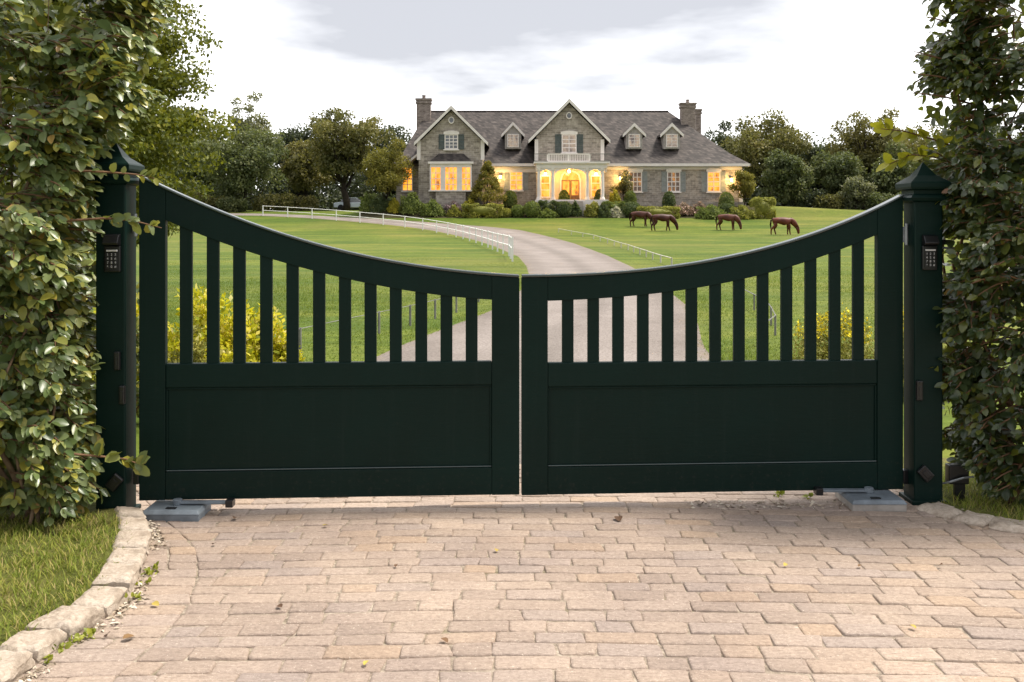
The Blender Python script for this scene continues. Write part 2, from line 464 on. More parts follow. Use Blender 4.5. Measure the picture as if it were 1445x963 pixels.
class MB:
    """Collects boxes, prisms, tubes (world coordinates) into one mesh."""

    def __init__(self):
        self.v = []
        self.f = []

    def add(self, vs, fs):
        b = len(self.v)
        self.v.extend([tuple(v) for v in vs])
        self.f.extend([tuple(i + b for i in q) for q in fs])
        return self

    def box(self, x0, x1, y0, y1, z0, z1, mat=None):
        vs = [(x, y, z) for x in (x0, x1) for y in (y0, y1) for z in (z0, z1)]
        if mat is not None:
            vs = [mat @ Vector(v) for v in vs]
        return self.add(vs, [(0, 1, 3, 2), (4, 6, 7, 5), (0, 4, 5, 1), (2, 3, 7, 6), (0, 2, 6, 4), (1, 5, 7, 3)])

    def prism(self, poly, y0, y1, mat=None):
        """Polygon in (x, z), extruded along y."""
        n = len(poly)
        vs = [(x, y0, z) for x, z in poly] + [(x, y1, z) for x, z in poly]
        if mat is not None:
            vs = [mat @ Vector(v) for v in vs]
        fs = [tuple(range(n - 1, -1, -1)), tuple(range(n, 2 * n))]
        fs += [(i, (i + 1) % n, n + (i + 1) % n, n + i) for i in range(n)]
        return self.add(vs, fs)

    def strip(self, top, bot, y0, y1, mat=None):
        """Solid between two polylines (x, z) of equal length, extruded along y (good for arches and curves)."""
        n = len(top)
        vs = []
        for y in (y0, y1):
            vs += [(x, y, z) for x, z in top] + [(x, y, z) for x, z in bot]
        if mat is not None:
            vs = [mat @ Vector(v) for v in vs]
        fs = []
        for i in range(n - 1):
            a, b, c, d = i, i + 1, n + i + 1, n + i
            e = 2 * n
            fs += [(a, d, c, b), (e + a, e + b, e + c, e + d), (a, b, e + b, e + a), (d, e + d, e + c, c)]
        e = 2 * n
        fs += [(0, e, e + n, n), (n - 1, 2 * n - 1, e + 2 * n - 1, e + n - 1)]
        return self.add(vs, fs)

    def tube(self, pts, rad, n=6, cap=True):
        pts = [Vector(p) for p in pts]
        if not isinstance(rad, (list, tuple)):
            rad = [rad] * len(pts)
        rings = []
        for i, p in enumerate(pts):
            d = (pts[min(i + 1, len(pts) - 1)] - pts[max(i - 1, 0)])
            if d.length < 1e-9:
                d = Vector((0, 0, 1))
            d.normalize()
            u = d.cross(Vector((0.31, 0.17, 0.93)))
            if u.length < 1e-3:
                u = d.cross(Vector((1, 0, 0)))
            u.normalize()
            w = d.cross(u)
            rings.append([p + (u * math.cos(2 * math.pi * k / n) + w * math.sin(2 * math.pi * k / n)) * rad[i] for k in range(n)])
        vs = [v for r in rings for v in r]
        fs = []
        for i in range(len(pts) - 1):
            for k in range(n):
                a, b = i * n + k, i * n + (k + 1) % n
                fs.append((a, b, b + n, a + n))
        if cap:
            fs.append(tuple(range(n - 1, -1, -1)))
            fs.append(tuple(range((len(pts) - 1) * n, len(pts) * n)))
        return self.add(vs, fs)

    def lathe(self, cx, cy, prof, n=16):
        """Profile of (radius, z) turned round a vertical axis."""
        vs, fs = [], []
        for r, z in prof:
            vs += [(cx + r * math.cos(2 * math.pi * k / n), cy + r * math.sin(2 * math.pi * k / n), z) for k in range(n)]
        for i in range(len(prof) - 1):
            for k in range(n):
                a, b = i * n + k, i * n + (k + 1) % n
                fs.append((a, b, b + n, a + n))
        fs.append(tuple(range(n - 1, -1, -1)))
        fs.append(tuple(range((len(prof) - 1) * n, len(prof) * n)))
        return self.add(vs, fs)

    def build(self, name, mat, parent=None, loc=None, bevel=0.0, smooth=False):
        o0 = ORIG[parent] if parent is not None else Vector(loc or (0, 0, 0))
        me = bpy.data.meshes.new(name)
        me.from_pydata([(v[0] - o0.x, v[1] - o0.y, v[2] - o0.z) for v in self.v], [], self.f)
        bm = bmesh.new()
        bm.from_mesh(me)
        bmesh.ops.recalc_face_normals(bm, faces=bm.faces)
        bm.to_mesh(me)
        bm.free()
        if smooth:
            me.polygons.foreach_set('use_smooth', [True] * len(me.polygons))
        o = link(me, name, mat, parent, loc)
        if bevel:
            b = o.modifiers.new('bevel', 'BEVEL')
            b.width = bevel
            b.segments = 2
            b.limit_method = 'ANGLE'
            b.angle_limit = math.radians(40)
        return o


# ------------------------------------------------------------------ leaves
OVAL_V = np.array([[0, 0, 0], [.3, 0, -.03], [.65, 0, -.06], [1, 0, -.16],
                   [.06, .13, .02], [.28, .44, .07], [.62, .46, .03], [.88, .24, -.08],
                   [.06, -.13, .02], [.28, -.44, .07], [.62, -.46, .03], [.88, -.24, -.08]])
OVAL_F = [(0, 1, 5, 4), (1, 2, 6, 5), (2, 3, 7, 6), (1, 0, 8, 9), (2, 1, 9, 10), (3, 2, 10, 11)]
CARD_V = np.array([[0, 0, 0], [.45, .42, .05], [1, 0, -.08], [.5, -.42, .05]])
CARD_F = [(0, 1, 2, 3)]
BLADE_V = np.array([[0, .5, 0], [0, -.5, 0], [.5, -.4, .10], [.5, .4, .10], [.85, -.2, .30], [.85, .2, .30], [1, 0, .46]])
BLADE_F = [(0, 1, 2, 3), (3, 2, 4, 5), (5, 4, 6)]


def norm(a):
    return a / np.maximum(np.linalg.norm(a, axis=1, keepdims=True), 1e-9)


def np_mesh(name, verts, faces_lists):
    """faces_lists: arrays of shape (n, k), one per polygon size."""
    me = bpy.data.meshes.new(name)
    me.vertices.add(len(verts))
    me.vertices.foreach_set('co', np.ascontiguousarray(verts, dtype=np.float32).ravel())
    loops = np.concatenate([f.ravel() for f in faces_lists]).astype(np.int32)
    tot = np.concatenate([np.full(len(f), f.shape[1], dtype=np.int32) for f in faces_lists])
    start = np.concatenate([[0], np.cumsum(tot)[:-1]]).astype(np.int32)
    me.loops.add(len(loops))
    me.loops.foreach_set('vertex_index', loops)
    me.polygons.add(len(tot))
    me.polygons.foreach_set('loop_start', start)
    try:
        me.polygons.foreach_set('loop_total', tot)
    except Exception:
        pass
    me.update(calc_edges=True)
    return me


def leaf_mesh(name, pos, T, N, size, wr, tv=CARD_V, tf=CARD_F, smooth=False, extra=None):
    """One leaf per row: base point pos, tip direction T, face normal N; extra = (verts, list of faces) added to the mesh."""
    n = len(pos)
    T = norm(T)
    B = norm(np.cross(N, T))
    N = np.cross(T, B)
    size = np.broadcast_to(np.asarray(size, dtype=float), (n,))[:, None, None]
    wr = np.broadcast_to(np.asarray(wr, dtype=float), (n,))[:, None, None]
    v = pos[:, None, :] + size * (tv[None, :, 0:1] * T[:, None, :] + tv[None, :, 1:2] * wr * B[:, None, :] + tv[None, :, 2:3] * N[:, None, :])
    k = len(tv)
    verts = v.reshape(-1, 3)
    base = (np.arange(n) * k)[:, None]
    by = {}
    for f in tf:
        by.setdefault(len(f), []).append(f)
    fl = []
    for q, fs in by.items():
        for f in fs:
            fl.append(base + np.array(f)[None, :])
    if extra is not None:
        off = len(verts)
        verts = np.concatenate([verts, np.array(extra[0], dtype=float)])
        for f in extra[1]:
            fl.append(np.array([f]) + off)
    me = np_mesh(name, verts, fl)
    if smooth:
        me.polygons.foreach_set('use_smooth', np.ones(len(me.polygons), dtype=bool))
    return me


def rand_unit(n, rng=None):
    rng = rng or RNG
    return norm(rng.normal(size=(n, 3)))


# ------------------------------------------------------------------ terrain
_py = np.arange(-60, 700, 0.5)
_pz = np.interp(_py, [-60, 0, 45, 52, 60, 70, 78, 82, 88, 92, 96, 100, 106, 115, 140, 300, 700],
                [-.0, 0, 0, .03, .12, .38, .66, .90, 1.44, 1.90, 2.33, 2.72, 2.98, 3.1, 3.2, 4.0, 4.0])
_k = np.exp(-0.5 * (np.arange(-16, 17) / 4.5) ** 2)
_k /= _k.sum()
_pz = np.convolve(np.pad(_pz, 16, mode='edge'), _k, mode='valid')


def sstep(a, b, x):
    t = np.clip((x - a) / (b - a), 0, 1)
    return t * t * (3 - 2 * t)


def hgt(x, y):
    x = np.asarray(x, dtype=float)
    y = np.asarray(y, dtype=float)
    z = np.interp(y, _py, _pz)
    ter = sstep(94.3, 98.2, y) * sstep(-17, -13, x) * (1 - sstep(24, 42, x)) * (1 - sstep(118, 125, y))
    z = z + (np.maximum(3.33, z) - z) * ter
    far = sstep(20, 60, np.abs(x))
    z = z + far * sstep(20, 60, y) * 0.25 * np.sin(x * 0.05 + y * 0.07)
    z = z - 0.09 * (1 - sstep(6.4, 7.6, y))
    return z


def H(x, y):
    return float(hgt(x, y))


def solve_d(px, py, lo=60.0, hi=125.0):
    """Distance at which the terrain is seen at photo pixel (px, py)."""
    ds = np.arange(lo, hi, 0.05)
    yy = 315.0 - (hgt((px - 722.5) * ds / F, ds) - CAMZ) * F / ds
    i = np.where(yy <= py)[0]
    return float(ds[i[0]]) if len(i) else hi


def grid_axis(parts):
    a = []
    for lo, hi, st in parts:
        a.append(np.arange(lo, hi, st))
    a.append([parts[-1][1]])
    return np.concatenate(a)


gx = grid_axis([(-420, -60, 20), (-60, -14, 2), (-14, 30, 0.5), (30, 60, 2), (60, 420, 20)])
gy = grid_axis([(-30, 0, 3), (0, 9, 0.4), (9, 130, 0.5), (130, 200, 5), (200, 690, 35)])
XX, YY = np.meshgrid(gx, gy)
ZZ = hgt(XX, YY)
nv = np.stack([XX, YY, ZZ], -1).reshape(-1, 3)
nx = len(gx)
ii = (np.arange(len(gy) - 1)[:, None] * nx + np.arange(nx - 1)[None, :]).ravel()
me = np_mesh('field', nv, [np.stack([ii, ii + 1, ii + nx + 1, ii + nx], 1)])
me.polygons.foreach_set('use_smooth', np.ones(len(me.polygons), dtype=bool))
struct(link(me, 'field', M['field']))

# drive: left and right edges as (distance, x)
DL = [(6.3, -2.35), (9, -2.1), (12.4, -1.65), (15, -1.1), (18.2, -.39), (23, .1), (29.3, .41), (36, .42), (46, .18), (53, -.45), (60, -1.15), (67, -2.3), (73, -3.6), (78, -5.0), (82, -6.6), (85, -8.6), (87.3, -10.8), (89.5, -13.5), (92, -17), (94.3, -21), (96, -25), (97, -30)]
DR = [(6.3, 2.2), (9, 2.35), (12.4, 2.55), (15, 3.0), (18, 3.44), (22.4, 3.75), (29, 4.2), (36, 4.5), (48, 4.8), (57, 4.7), (65, 4.3), (72, 3.5), (78, 2.5), (83, 1.0), (86, -1.6), (88, -4.5), (90.2, -7.8), (92.3, -11.5), (94.4, -16), (96.6, -20.5), (98.3, -25), (99.3, -30)]


def smooth_poly(p, n):
    p = np.array(p, dtype=float)
    s = np.concatenate([[0], np.cumsum(np.linalg.norm(np.diff(p, axis=0), axis=1))])
    t = np.linspace(0, s[-1], n)
    # catmull-like smoothing by averaging a fine linear interpolation
    q = np.stack([np.interp(t, s, p[:, k]) for k in (0, 1)], 1)
    ker = np.hanning(9)
    ker /= ker.sum()
    for k in (0, 1):
        a = np.pad(q[:, k], 4, mode='reflect', reflect_type='odd')
        q[:, k] = np.convolve(a, ker, mode='valid')
    return q


ND = 220
ql, qr = smooth_poly(DL, ND), smooth_poly(DR, ND)
NU = 15
us = np.linspace(0, 1, NU)
pts = ql[:, None, :] * (1 - us)[None, :, None] + qr[:, None, :] * us[None, :, None]
dx, dy = pts[..., 1], pts[..., 0]
dz = hgt(dx, dy) + 0.03
dz[:, 0] -= 0.05
dz[:, -1] -= 0.05
dz[0, :] = -0.03
nv = np.stack([dx, dy, dz], -1).reshape(-1, 3)
ii = (np.arange(ND - 1)[:, None] * NU + np.arange(NU - 1)[None, :]).ravel()
me = np_mesh('driveway', nv, [np.stack([ii, ii + 1, ii + NU + 1, ii + NU], 1)])
me.polygons.foreach_set('use_smooth', np.ones(len(me.polygons), dtype=bool))
at = me.attributes.new('verge', 'FLOAT', 'POINT')
wl = np.abs(us - 0.5) * 2
at.data.foreach_set('value', np.tile(wl, ND).astype(np.float32))
struct(link(me, 'driveway', M['gravel']))

# ------------------------------------------------------------------ paving
KERB_L = [(1.6, -1.78), (2.6, -1.75), (3.4, -1.725), (3.58, -1.717), (3.77, -1.69), (3.92, -1.64), (4.14, -1.63), (4.48, -1.70), (4.88, -1.81), (5.18, -1.95), (5.45, -2.1), (6.3, -2.6)]
LINE_L = [(1.6, -1.46), (2.6, -1.42), (3.47, -1.40), (3.81, -1.357), (4.07, -1.35), (4.48, -1.43), (4.82, -1.55), (5.1, -1.72), (5.4, -1.93), (6.3, -2.5)]
KERB_R = [(4.2, 4.4), (4.75, 3.2), (5.0, 2.64), (5.12, 2.45), (5.25, 2.35), (5.5, 2.24), (5.9, 2.2), (6.3, 2.2)]


def ev(tab, y):
    return np.interp(y, [a for a, b in tab], [b for a, b in tab])


def paving():
    V, F4, F8 = [], [], []

    def paver(c):
        """c: four corners (x, y) anticlockwise."""
        c = [np.array(p) + RNG.normal(size=2) * 0.0035 for p in c]
        ctr = sum(c) / 4
        zt = float(np.clip(RNG.normal() * 0.0018, -.003, .003))
        tx, ty = np.clip(RNG.normal(size=2) * 0.012, -.022, .022)
        rings = []
        for inset, z in ((0.0010, -0.014), (0.002, -0.004), (0.006, -0.001), (0.014, 0.0)):
            ring = []
            for k in range(4):
                p, pn, pp = c[k], c[(k + 1) % 4], c[(k - 1) % 4]
                a, b = (pn - p), (pp - p)
                la, lb = np.linalg.norm(a), np.linalg.norm(b)
                a, b = a / la, b / lb
                r = 0.004 + 0.017 * rr[k] ** 2 + inset
                for q in (p + b * r + a * inset, p + (a + b) * (r * 0.3 + inset * 0.8), p + a * r + b * inset):
                    d = q - ctr
                    ring.append((q[0], q[1], zt + z + d[0] * tx + d[1] * ty))
            rings.append(ring)
        b0 = len(V)
        for r_ in rings:
            V.extend(r_)
        for i in range(3):
            for k in range(12):
                a = b0 + i * 12 + k
                b = b0 + i * 12 + (k + 1) % 12
                F4.append((a, b, b + 12, a + 12))
        F8.append(tuple(b0 + 36 + k for k in range(12)))

    y = 1.5
    while y < 6.35:
        dep = random.choice((0.098, 0.105, 0.11))
        y1 = y + dep

        def yy(x, v):
            return v + 0.016 * math.sin(x * 1.5 + v * 0.3) + 0.006 * math.sin(x * 4.1 + v * 2) - 0.012 * x * x
        g = 0.0022
        ge = 0.0009
        # edge course between the kerb and the curved joint
        xa0, xa1 = ev(KERB_L, y) - 0.05, ev(KERB_L, y1) - 0.05
        xb0, xb1 = ev(LINE_L, y), ev(LINE_L, y1)
        for s0, s1 in ([(0, 1)] if random.random() < 0.6 else [(0, 0.55), (0.55, 1)]):
            rr = RNG.random(4)
            L0, L1 = xa0 + (xb0 - xa0) * s0, xa1 + (xb1 - xa1) * s0
            R0, R1 = xa0 + (xb0 - xa0) * s1, xa1 + (xb1 - xa1) * s1
            paver([(L0 + g, yy(L0, y + g)), (R0 - g, yy(R0, y + g)), (R1 - g, yy(R1, y1 - g)), (L1 + g, yy(L1, y1 - g))])
        x = None
        xr = ev(KERB_R, y + dep / 2) + 0.12
        first = True
        while True:
            w = random.choice((0.15, 0.19, 0.22, 0.245, 0.28))
            if first:
                L0, L1 = xb0, xb1
                x = max(xb0, xb1) + w * random.uniform(0.4, 1.0)
                R0 = R1 = x
                first = False
            else:
                L0 = L1 = x
                x += w
                R0 = R1 = x
            sk = RNG.normal() * 0.004
            rr = RNG.random(4) * (1.0 if RNG.random() < .5 else .5)
            paver([(L0 + ge, yy(L0, y + g)), (R0 - ge + sk, yy(R0, y + g)), (R1 - ge - sk, yy(R1, y1 - g)), (L1 + ge, yy(L1, y1 - g))])
            if x > xr:
                break
        y = y1
    me = np_mesh('brick_paving', np.array(V), [np.array(F4), np.array(F8)])
    sm = np.ones(len(me.polygons), dtype=bool)
    me.polygons.foreach_set('use_smooth', sm)
    struct(link(me, 'brick_paving', M['paver']))


paving()
ys = np.arange(1.0, 6.6, 0.1)
jb = MB()
for a, b in zip(ys[:-1], ys[1:]):
    xr0, xr1 = ev(KERB_R, a) + 0.2, ev(KERB_R, b) + 0.2
    jb.add([(-2.9, a, -0.0075), (xr0, a, -0.0075), (xr1, b, -0.0075), (-2.9, b, -0.0075)], [(0, 1, 2, 3)])
struct(jb.build('paving_bed', M['joint']))

# ------------------------------------------------------------------ kerb stones
ORD = ['first', 'second', 'third', 'fourth', 'fifth', 'sixth', 'seventh', 'eighth', 'ninth', 'tenth', 'eleventh', 'twelfth', 'thirteenth', 'fourteenth']


def rough_block(name, corners, z0, z1, seed, loc):
    """Rough-hewn block over a four-cornered plan."""
    r = random.Random(seed)
    bm = bmesh.new()
    nu, nw, nh = 9, 6, 3
    c = [Vector((p[0], p[1], 0)) for p in corners]
    bmesh.ops.create_cube(bm, size=1.0)
    bmesh.ops.subdivide_edges(bm, edges=bm.edges[:], cuts=10, use_grid_fill=True)
    for v in bm.verts:
        u, w, h = v.co.x + .5, v.co.y + .5, v.co.z + .5
        p = c[0] * (1 - u) * (1 - w) + c[1] * u * (1 - w) + c[2] * u * w + c[3] * (1 - u) * w
        ed = min(u, 1 - u, w, 1 - w)
        drop = 0.018 * max(0, 1 - ed / 0.13) ** 2 if h > 0.6 else 0
        from mathutils import noise as mn
        nn = mn.noise(p * 9 + Vector((seed * 3.1, 0, h * 3))) * 0.009 + mn.noise(p * 30 + Vector((0, seed * 1.7, h * 5))) * 0.007
        nn2 = mn.noise(p * 12 + Vector((7, seed, h * 6))) * 0.016 + mn.noise(p * 34 + Vector((seed, 3, h * 9))) * 0.007
        v.co = Vector((p.x + nn2 * (1 if h < 0.99 else 0.5), p.y + nn2 * 0.5, z0 + (z1 - z0) * h - drop + nn * (h > 0.5))) - Vector(loc)
    me = bpy.data.meshes.new(name)
    bm.to_mesh(me)
    bm.free()
    o = link(me, name, M['kerb'], None, loc)
    b = o.modifiers.new('bevel', 'BEVEL')
    b.width = 0.008
    b.segments = 2
    b.limit_method = 'ANGLE'
    b.angle_limit = math.radians(50)
    me.polygons.foreach_set('use_smooth', [True] * len(me.polygons))
    return o


kd = [5.30, 5.12, 4.88, 4.66, 4.42, 4.17, 3.93, 3.72, 3.52, 3.28, 3.05, 2.80]
for i in range(len(kd) - 1):
    a, b = kd[i] - 0.011, kd[i + 1] + 0.011
    xa, xb = float(ev(KERB_L, a)), float(ev(KERB_L, b))
    w = 0.165 + 0.015 * random.uniform(-1, 1)
    o = rough_block('kerb_stone', [(xb - w, b), (xb, b), (xa, a), (xa - w, a)], -0.06, 0.066 + random.uniform(-.006, .006), i + 1, (xa - .1, (a + b) / 2, 0))
    tag(o, 'pale rough kerb stone along the grass verge, %s in line from the hedge-covered gate post' % ORD[i], 'kerb stone', 'kerb stones along the grass verge')
kr = [5.46, 5.24, 5.10, 4.96, 4.78, 4.55]
for i in range(len(kr) - 1):
    a, b = kr[i] - 0.006, kr[i + 1] + 0.006
    xa, xb = float(ev(KERB_R, a)), float(ev(KERB_R, b))
    A, B = Vector((xa, a, 0)), Vector((xb, b, 0))
    nrm = Vector((-(B - A).y, (B - A).x, 0)).normalized() * 0.17
    o = rough_block('edging_stone', [(xb, b), (xb + nrm.x, b + nrm.y), (xa + nrm.x, a + nrm.y), (xa, a)], -0.06, 0.028 + random.uniform(-.004, .004), i + 40, (xa, a, 0))
    tag(o, 'flat grey-beige edging stone under the dark hedge, %s in line from the keypad post' % ORD[i], 'edging stone', 'edging stones under the dark hedge')

# ------------------------------------------------------------------ verge lawns
def patch(name, xl, xr, z, y0, y1, n=40):
    mb = MB()
    ys = np.linspace(y0, y1, n)
    for a, b in zip(ys[:-1], ys[1:]):
        cols = 14
        for k in range(cols):
            u0, u1 = k / cols, (k + 1) / cols

            def pt(y, u):
                l, r = xl(y), xr(y)
                x = l + (r - l) * u
                return (x, y, z + 0.012 * math.sin(x * 7 + y * 3) + 0.008 * math.sin(x * 17 - y * 11))
            mb.add([pt(a, u0), pt(a, u1), pt(b, u1), pt(b, u0)], [(0, 1, 2, 3)])
    return struct(mb.build(name, M['soil']))


patch('lawn', lambda y: -6.0, lambda y: float(ev(KERB_L, y)) - 0.10, 0.04, 1.8, 6.3)
patch('lawn', lambda y: float(ev(KERB_R, y)) + 0.14, lambda y: 7.0, 0.012, 4.75, 6.6)


def blades(name, x, y, z, h, w, mat, label):
    n = len(x)
    az = RNG.uniform(0, 2 * math.pi, n)
    lean = RNG.uniform(0.1, 0.75, n)
    T = np.stack([np.cos(az) * lean, np.sin(az) * lean, np.ones(n)], 1)
    N = -np.stack([np.cos(az), np.sin(az), -lean], 1)
    N = -N
    N[:, 2] = -0.3
    me = leaf_mesh(name, np.stack([x, y, z], 1), T, N, h, w / h, BLADE_V, BLADE_F)
    o = link(me, name, mat)
    o['kind'] = 'stuff'
    o['label'] = label
    o['category'] = 'grass'
    return o


n = 30000
x = RNG.uniform(-3.6, -1.7, n)
y = 2.9 + (5.2 - 2.9) * RNG.random(n)
clump = np.sin(x * 9 + 2 * np.sin(y * 6)) * np.cos(y * 8 + np.sin(x * 5))
k = (x < ev(KERB_L, y) - 0.135 + 0.025 * RNG.normal(size=n)) & (RNG.random(n) < 0.65 + 0.35 * clump)
x, y = x[k], y[k]
blades('grass', x, y, np.full(len(x), 0.035), RNG.uniform(0.022, 0.062, len(x)), RNG.uniform(0.003, 0.0055, len(x)), M['blade'], 'short patchy grass of the verge beside the rough kerb stones')
n = 9000
x = RNG.uniform(2.25, 4.2, n)
y = RNG.uniform(4.8, 6.3, n)
k = x > ev(KERB_R, y) + 0.17
x, y = x[k], y[k]
blades('grass', x, y, np.full(len(x), 0.0), RNG.uniform(0.03, 0.09, len(x)), RNG.uniform(0.003, 0.005, len(x)), M['blade'], 'grass strip at the foot of the dark hedge by the keypad post')


def in_drive(x, y, m=0.0):
    m = m - np.abs(RNG.normal(size=len(x))) * .14
    l = np.interp(y, ql[:, 0], ql[:, 1])
    r = np.interp(y, qr[:, 0], qr[:, 1])
    return (x > l - m) & (x < r + m)


n = 230000
y = 7.6 + 44 * RNG.random(n) ** 1.7
x = (RNG.uniform(210, 1270, n) - 722.5) * y / F
k = ~in_drive(x, y, 0.0)
x, y = x[k], y[k]
hh = RNG.uniform(0.035, 0.075, len(x)) * (1 - .6 * sstep(20, 50, y)) * (0.8 + 0.35 * np.sin(x * 0.9 + 1.3 * np.sin(y * 0.55)))
blades('grass', x, y, hgt(x, y) - 0.005, hh, RNG.uniform(0.006, 0.011, len(x)), M['fblade'], 'mown green grass of the paddock beyond the gate')

# ------------------------------------------------------------------ gate
GL, GR = Vector((HX(198, 5.41), 5.41, 0)), Vector((HX(1272, 5.66), 5.66, 0))
gdir = (GR - GL).normalized()
gang = math.atan2(gdir.y, gdir.x)
GM = Matrix.Translation(GL) @ Matrix.Rotation(gang, 4, 'Z')     # local x along the gate, y away from the viewer


def gpt(px, py):
    """Photo pixel to (u, z) on the gate plane."""
    s = (px - 722.5) / F
    # GL.x + u*gx = s*(GL.y + u*gy)
    u = (s * GL.y - GL.x) / (gdir.x - s * gdir.y)
    d = GL.y + u * gdir.y
    return (u, CAMZ - (py - 315.0) * d / F)


TOPL = [(198, 250), (236, 269), (279, 288), (322, 305), (360, 319), (396, 332), (450, 349), (515, 363.5), (555, 371), (618, 381), (670, 387.5), (732, 391.5)]
BOTL = [(198, 293), (235, 311), (254, 319), (292, 334), (330, 348), (368, 360), (405, 372), (443, 382), (479, 391), (515, 399), (550, 405.5), (587, 411.5), (622, 416.6), (657, 420.5), (693, 422.8), (732, 424)]
TOPR = [(736, 391.5), (800, 390), (860, 387.5), (910, 383), (964.6, 376), (1010, 368), (1058, 358), (1100, 347), (1136, 336), (1175, 322), (1207, 309), (1240, 294), (1272, 278)]
BOTR = [(736, 425), (773, 424.3), (810, 423), (850, 421), (899, 416.7), (935, 412.5), (968, 408), (1034.5, 397), (1068, 389), (1101.5, 380), (1135, 369.5), (1168.5, 358), (1203, 345), (1237, 331), (1272, 315)]


def curve_fn(tab):
    g = [gpt(*p) for p in tab]
    co = np.polyfit([a for a, b in g], [b for a, b in g], 5)
    return lambda u: float(np.polyval(co, u))


def gate_leaf(name, label, u0, u1, st0, st1, top, bot, zr1, zr0, zp1, zp0, zb, picks):
    """u0..u1 leaf; st0/st1 inner edges of the stiles; zr mid rail top/bottom; zp panel top/bottom; zb bottom."""
    root = empty(name, GM @ Vector(((u0 + u1) / 2, 0, zb)), label, 'gate', 'leaves of the dark green drive gate')
    th = 0.024                      # half thickness of the frame
    ft, fb = top, bot
    cap = 0.016

    def stile(a, b):
        mb = MB()
        us = np.linspace(a, b, 8)
        mb.strip([(u, ft(u)) for u in us], [(u, zb) for u in us], -th, th, GM)
        return mb.build('stile', M['gate'], root, bevel=0.003)
    stile(u0, st0)
    stile(st1, u1)
    us = np.linspace(st0 + 0.0007, st1 - 0.0007, 48)
    MB().strip([(u, ft(u)) for u in us], [(u, fb(u)) for u in us], -th + 0.0008, th - 0.0008, GM).build('top_rail', M['gate'], root, bevel=0.003)
    us = np.linspace(u0 + 0.001, u1 - 0.001, 64)
    MB().strip([(u, ft(u) + cap) for u in us], [(u, ft(u) + 0.0005) for u in us], -th - 0.012, th + 0.012, GM).build('capping', M['gate_lit_edge'], root, bevel=0.006)
    MB().box(st0 + .0007, st1 - .0007, -th + .0008, th - .0008, zr0, zr1, GM).build('middle_rail', M['gate'], root, bevel=0.007)
    MB().box(st0 + .0007, st1 - .0007, -th + .0008, th - .0008, zb + 0.001, zp0, GM).build('bottom_rail', M['gate'], root, bevel=0.004)
    MB().box(st0 - .004, st1 + .004, -0.004, 0.010, zp0 - 0.004, zr0 + 0.004, GM).build('panel', M['gate'], root)
    mo = MB()
    w = 0.010
    a0, a1, b0, b1 = st0 + .001, st1 - .001, zp0 + .001, zp1 - .001
    y0, y1 = -0.015, -0.0045
    mo.box(a0, a1, y0, y1, b1 - w, b1, GM)
    MB().box(a0, a1, y0 - .004, y1, b0, b0 + w, GM).build('panel_moulding', M['gate_lit_edge'], root, bevel=0.005)  # lighter colour paints the highlight line along the panel foot
    mo.box(a0, a0 + w, y0, y1, b0 + w + .0004, b1 - w - .0004, GM).box(a1 - w, a1, y0, y1, b0 + w + .0004, b1 - w - .0004, GM)
    mo.build('panel_moulding', M['gate'], root, bevel=0.003)
    for c, w in picks:
        uu = np.linspace(c - w / 2, c + w / 2, 3)
        MB().strip([(u, fb(u) + 0.012) for u in uu], [(u, zr1 - 0.006) for u in uu], -0.013, 0.013, GM).build('picket', M['gate'], root, bevel=0.0025)
    return root


PL = [263, 301, 338, 376, 413, 450.5, 487, 523, 558.5, 594.5, 630, 665.5]
PR = [801, 837, 872, 907, 942, 975.5, 1009, 1042.5, 1076, 1109.5, 1143.5, 1177.5, 1210.5]


def gu(px):
    return gpt(px, 500)[0]


def gz(px, py):
    return gpt(px, py)[1]


leftleaf = gate_leaf('gate_leaf', 'dark green gate leaf with twelve pickets sloping up to the hedge-covered post', gu(198), gu(732.6), gu(235), gu(694),
                     curve_fn(TOPL), curve_fn(BOTL), gz(400, 511.5), gz(400, 545.5), gz(400, 545.5), gz(400, 663), gz(400, 702), [(gu(p), 0.0675) for p in PL])
rightleaf = gate_leaf('gate_leaf', 'dark green gate leaf with thirteen pickets sloping up to the keypad post', gu(735.8), gu(1272), gu(772.5), gu(1236),
                      curve_fn(TOPR), curve_fn(BOTR), gz(1000, 509.5), gz(1000, 543.5), gz(1000, 543.5), gz(1000, 655), gz(1000, 693.5), [(gu(p), 0.0655) for p in PR])
# hinges between leaf and post
UL, UR = gu(198), gu(1272)


def hinge(leaf, u, z, side):
    mb = MB()
    s = side
    mb.box(min(u, u + s * .03), max(u, u + s * .03), -.020, .016, z - .045, z + .045, GM)
    mb.box(min(u + s * .006, u + s * .026), max(u + s * .006, u + s * .026), -.030, -.0205, z - .055, z + .03, GM)
    p = GM @ Vector((u + s * .018, -.026, z))
    mb.tube([p - Vector((0, 0, .062)), p + Vector((0, 0, .062))], 0.010, 8)
    mb.build('hinge', M['zinc'], leaf, bevel=0.002)


hinge(leftleaf, UL, gz(198, 318), -1)
hinge(rightleaf, UR, gz(1272, 331), 1)
for lf, u, px, s in ((leftleaf, UL, 198, -1), (rightleaf, UR, 1272, 1)):
    mb = MB()
    z = gz(px, 672)
    mb.box(min(u, u + s * .03), max(u, u + s * .03), -.03, .015, z - .04, z + .04, GM)
    mb.build('lower_hinge', M['black'], lf, bevel=0.004)


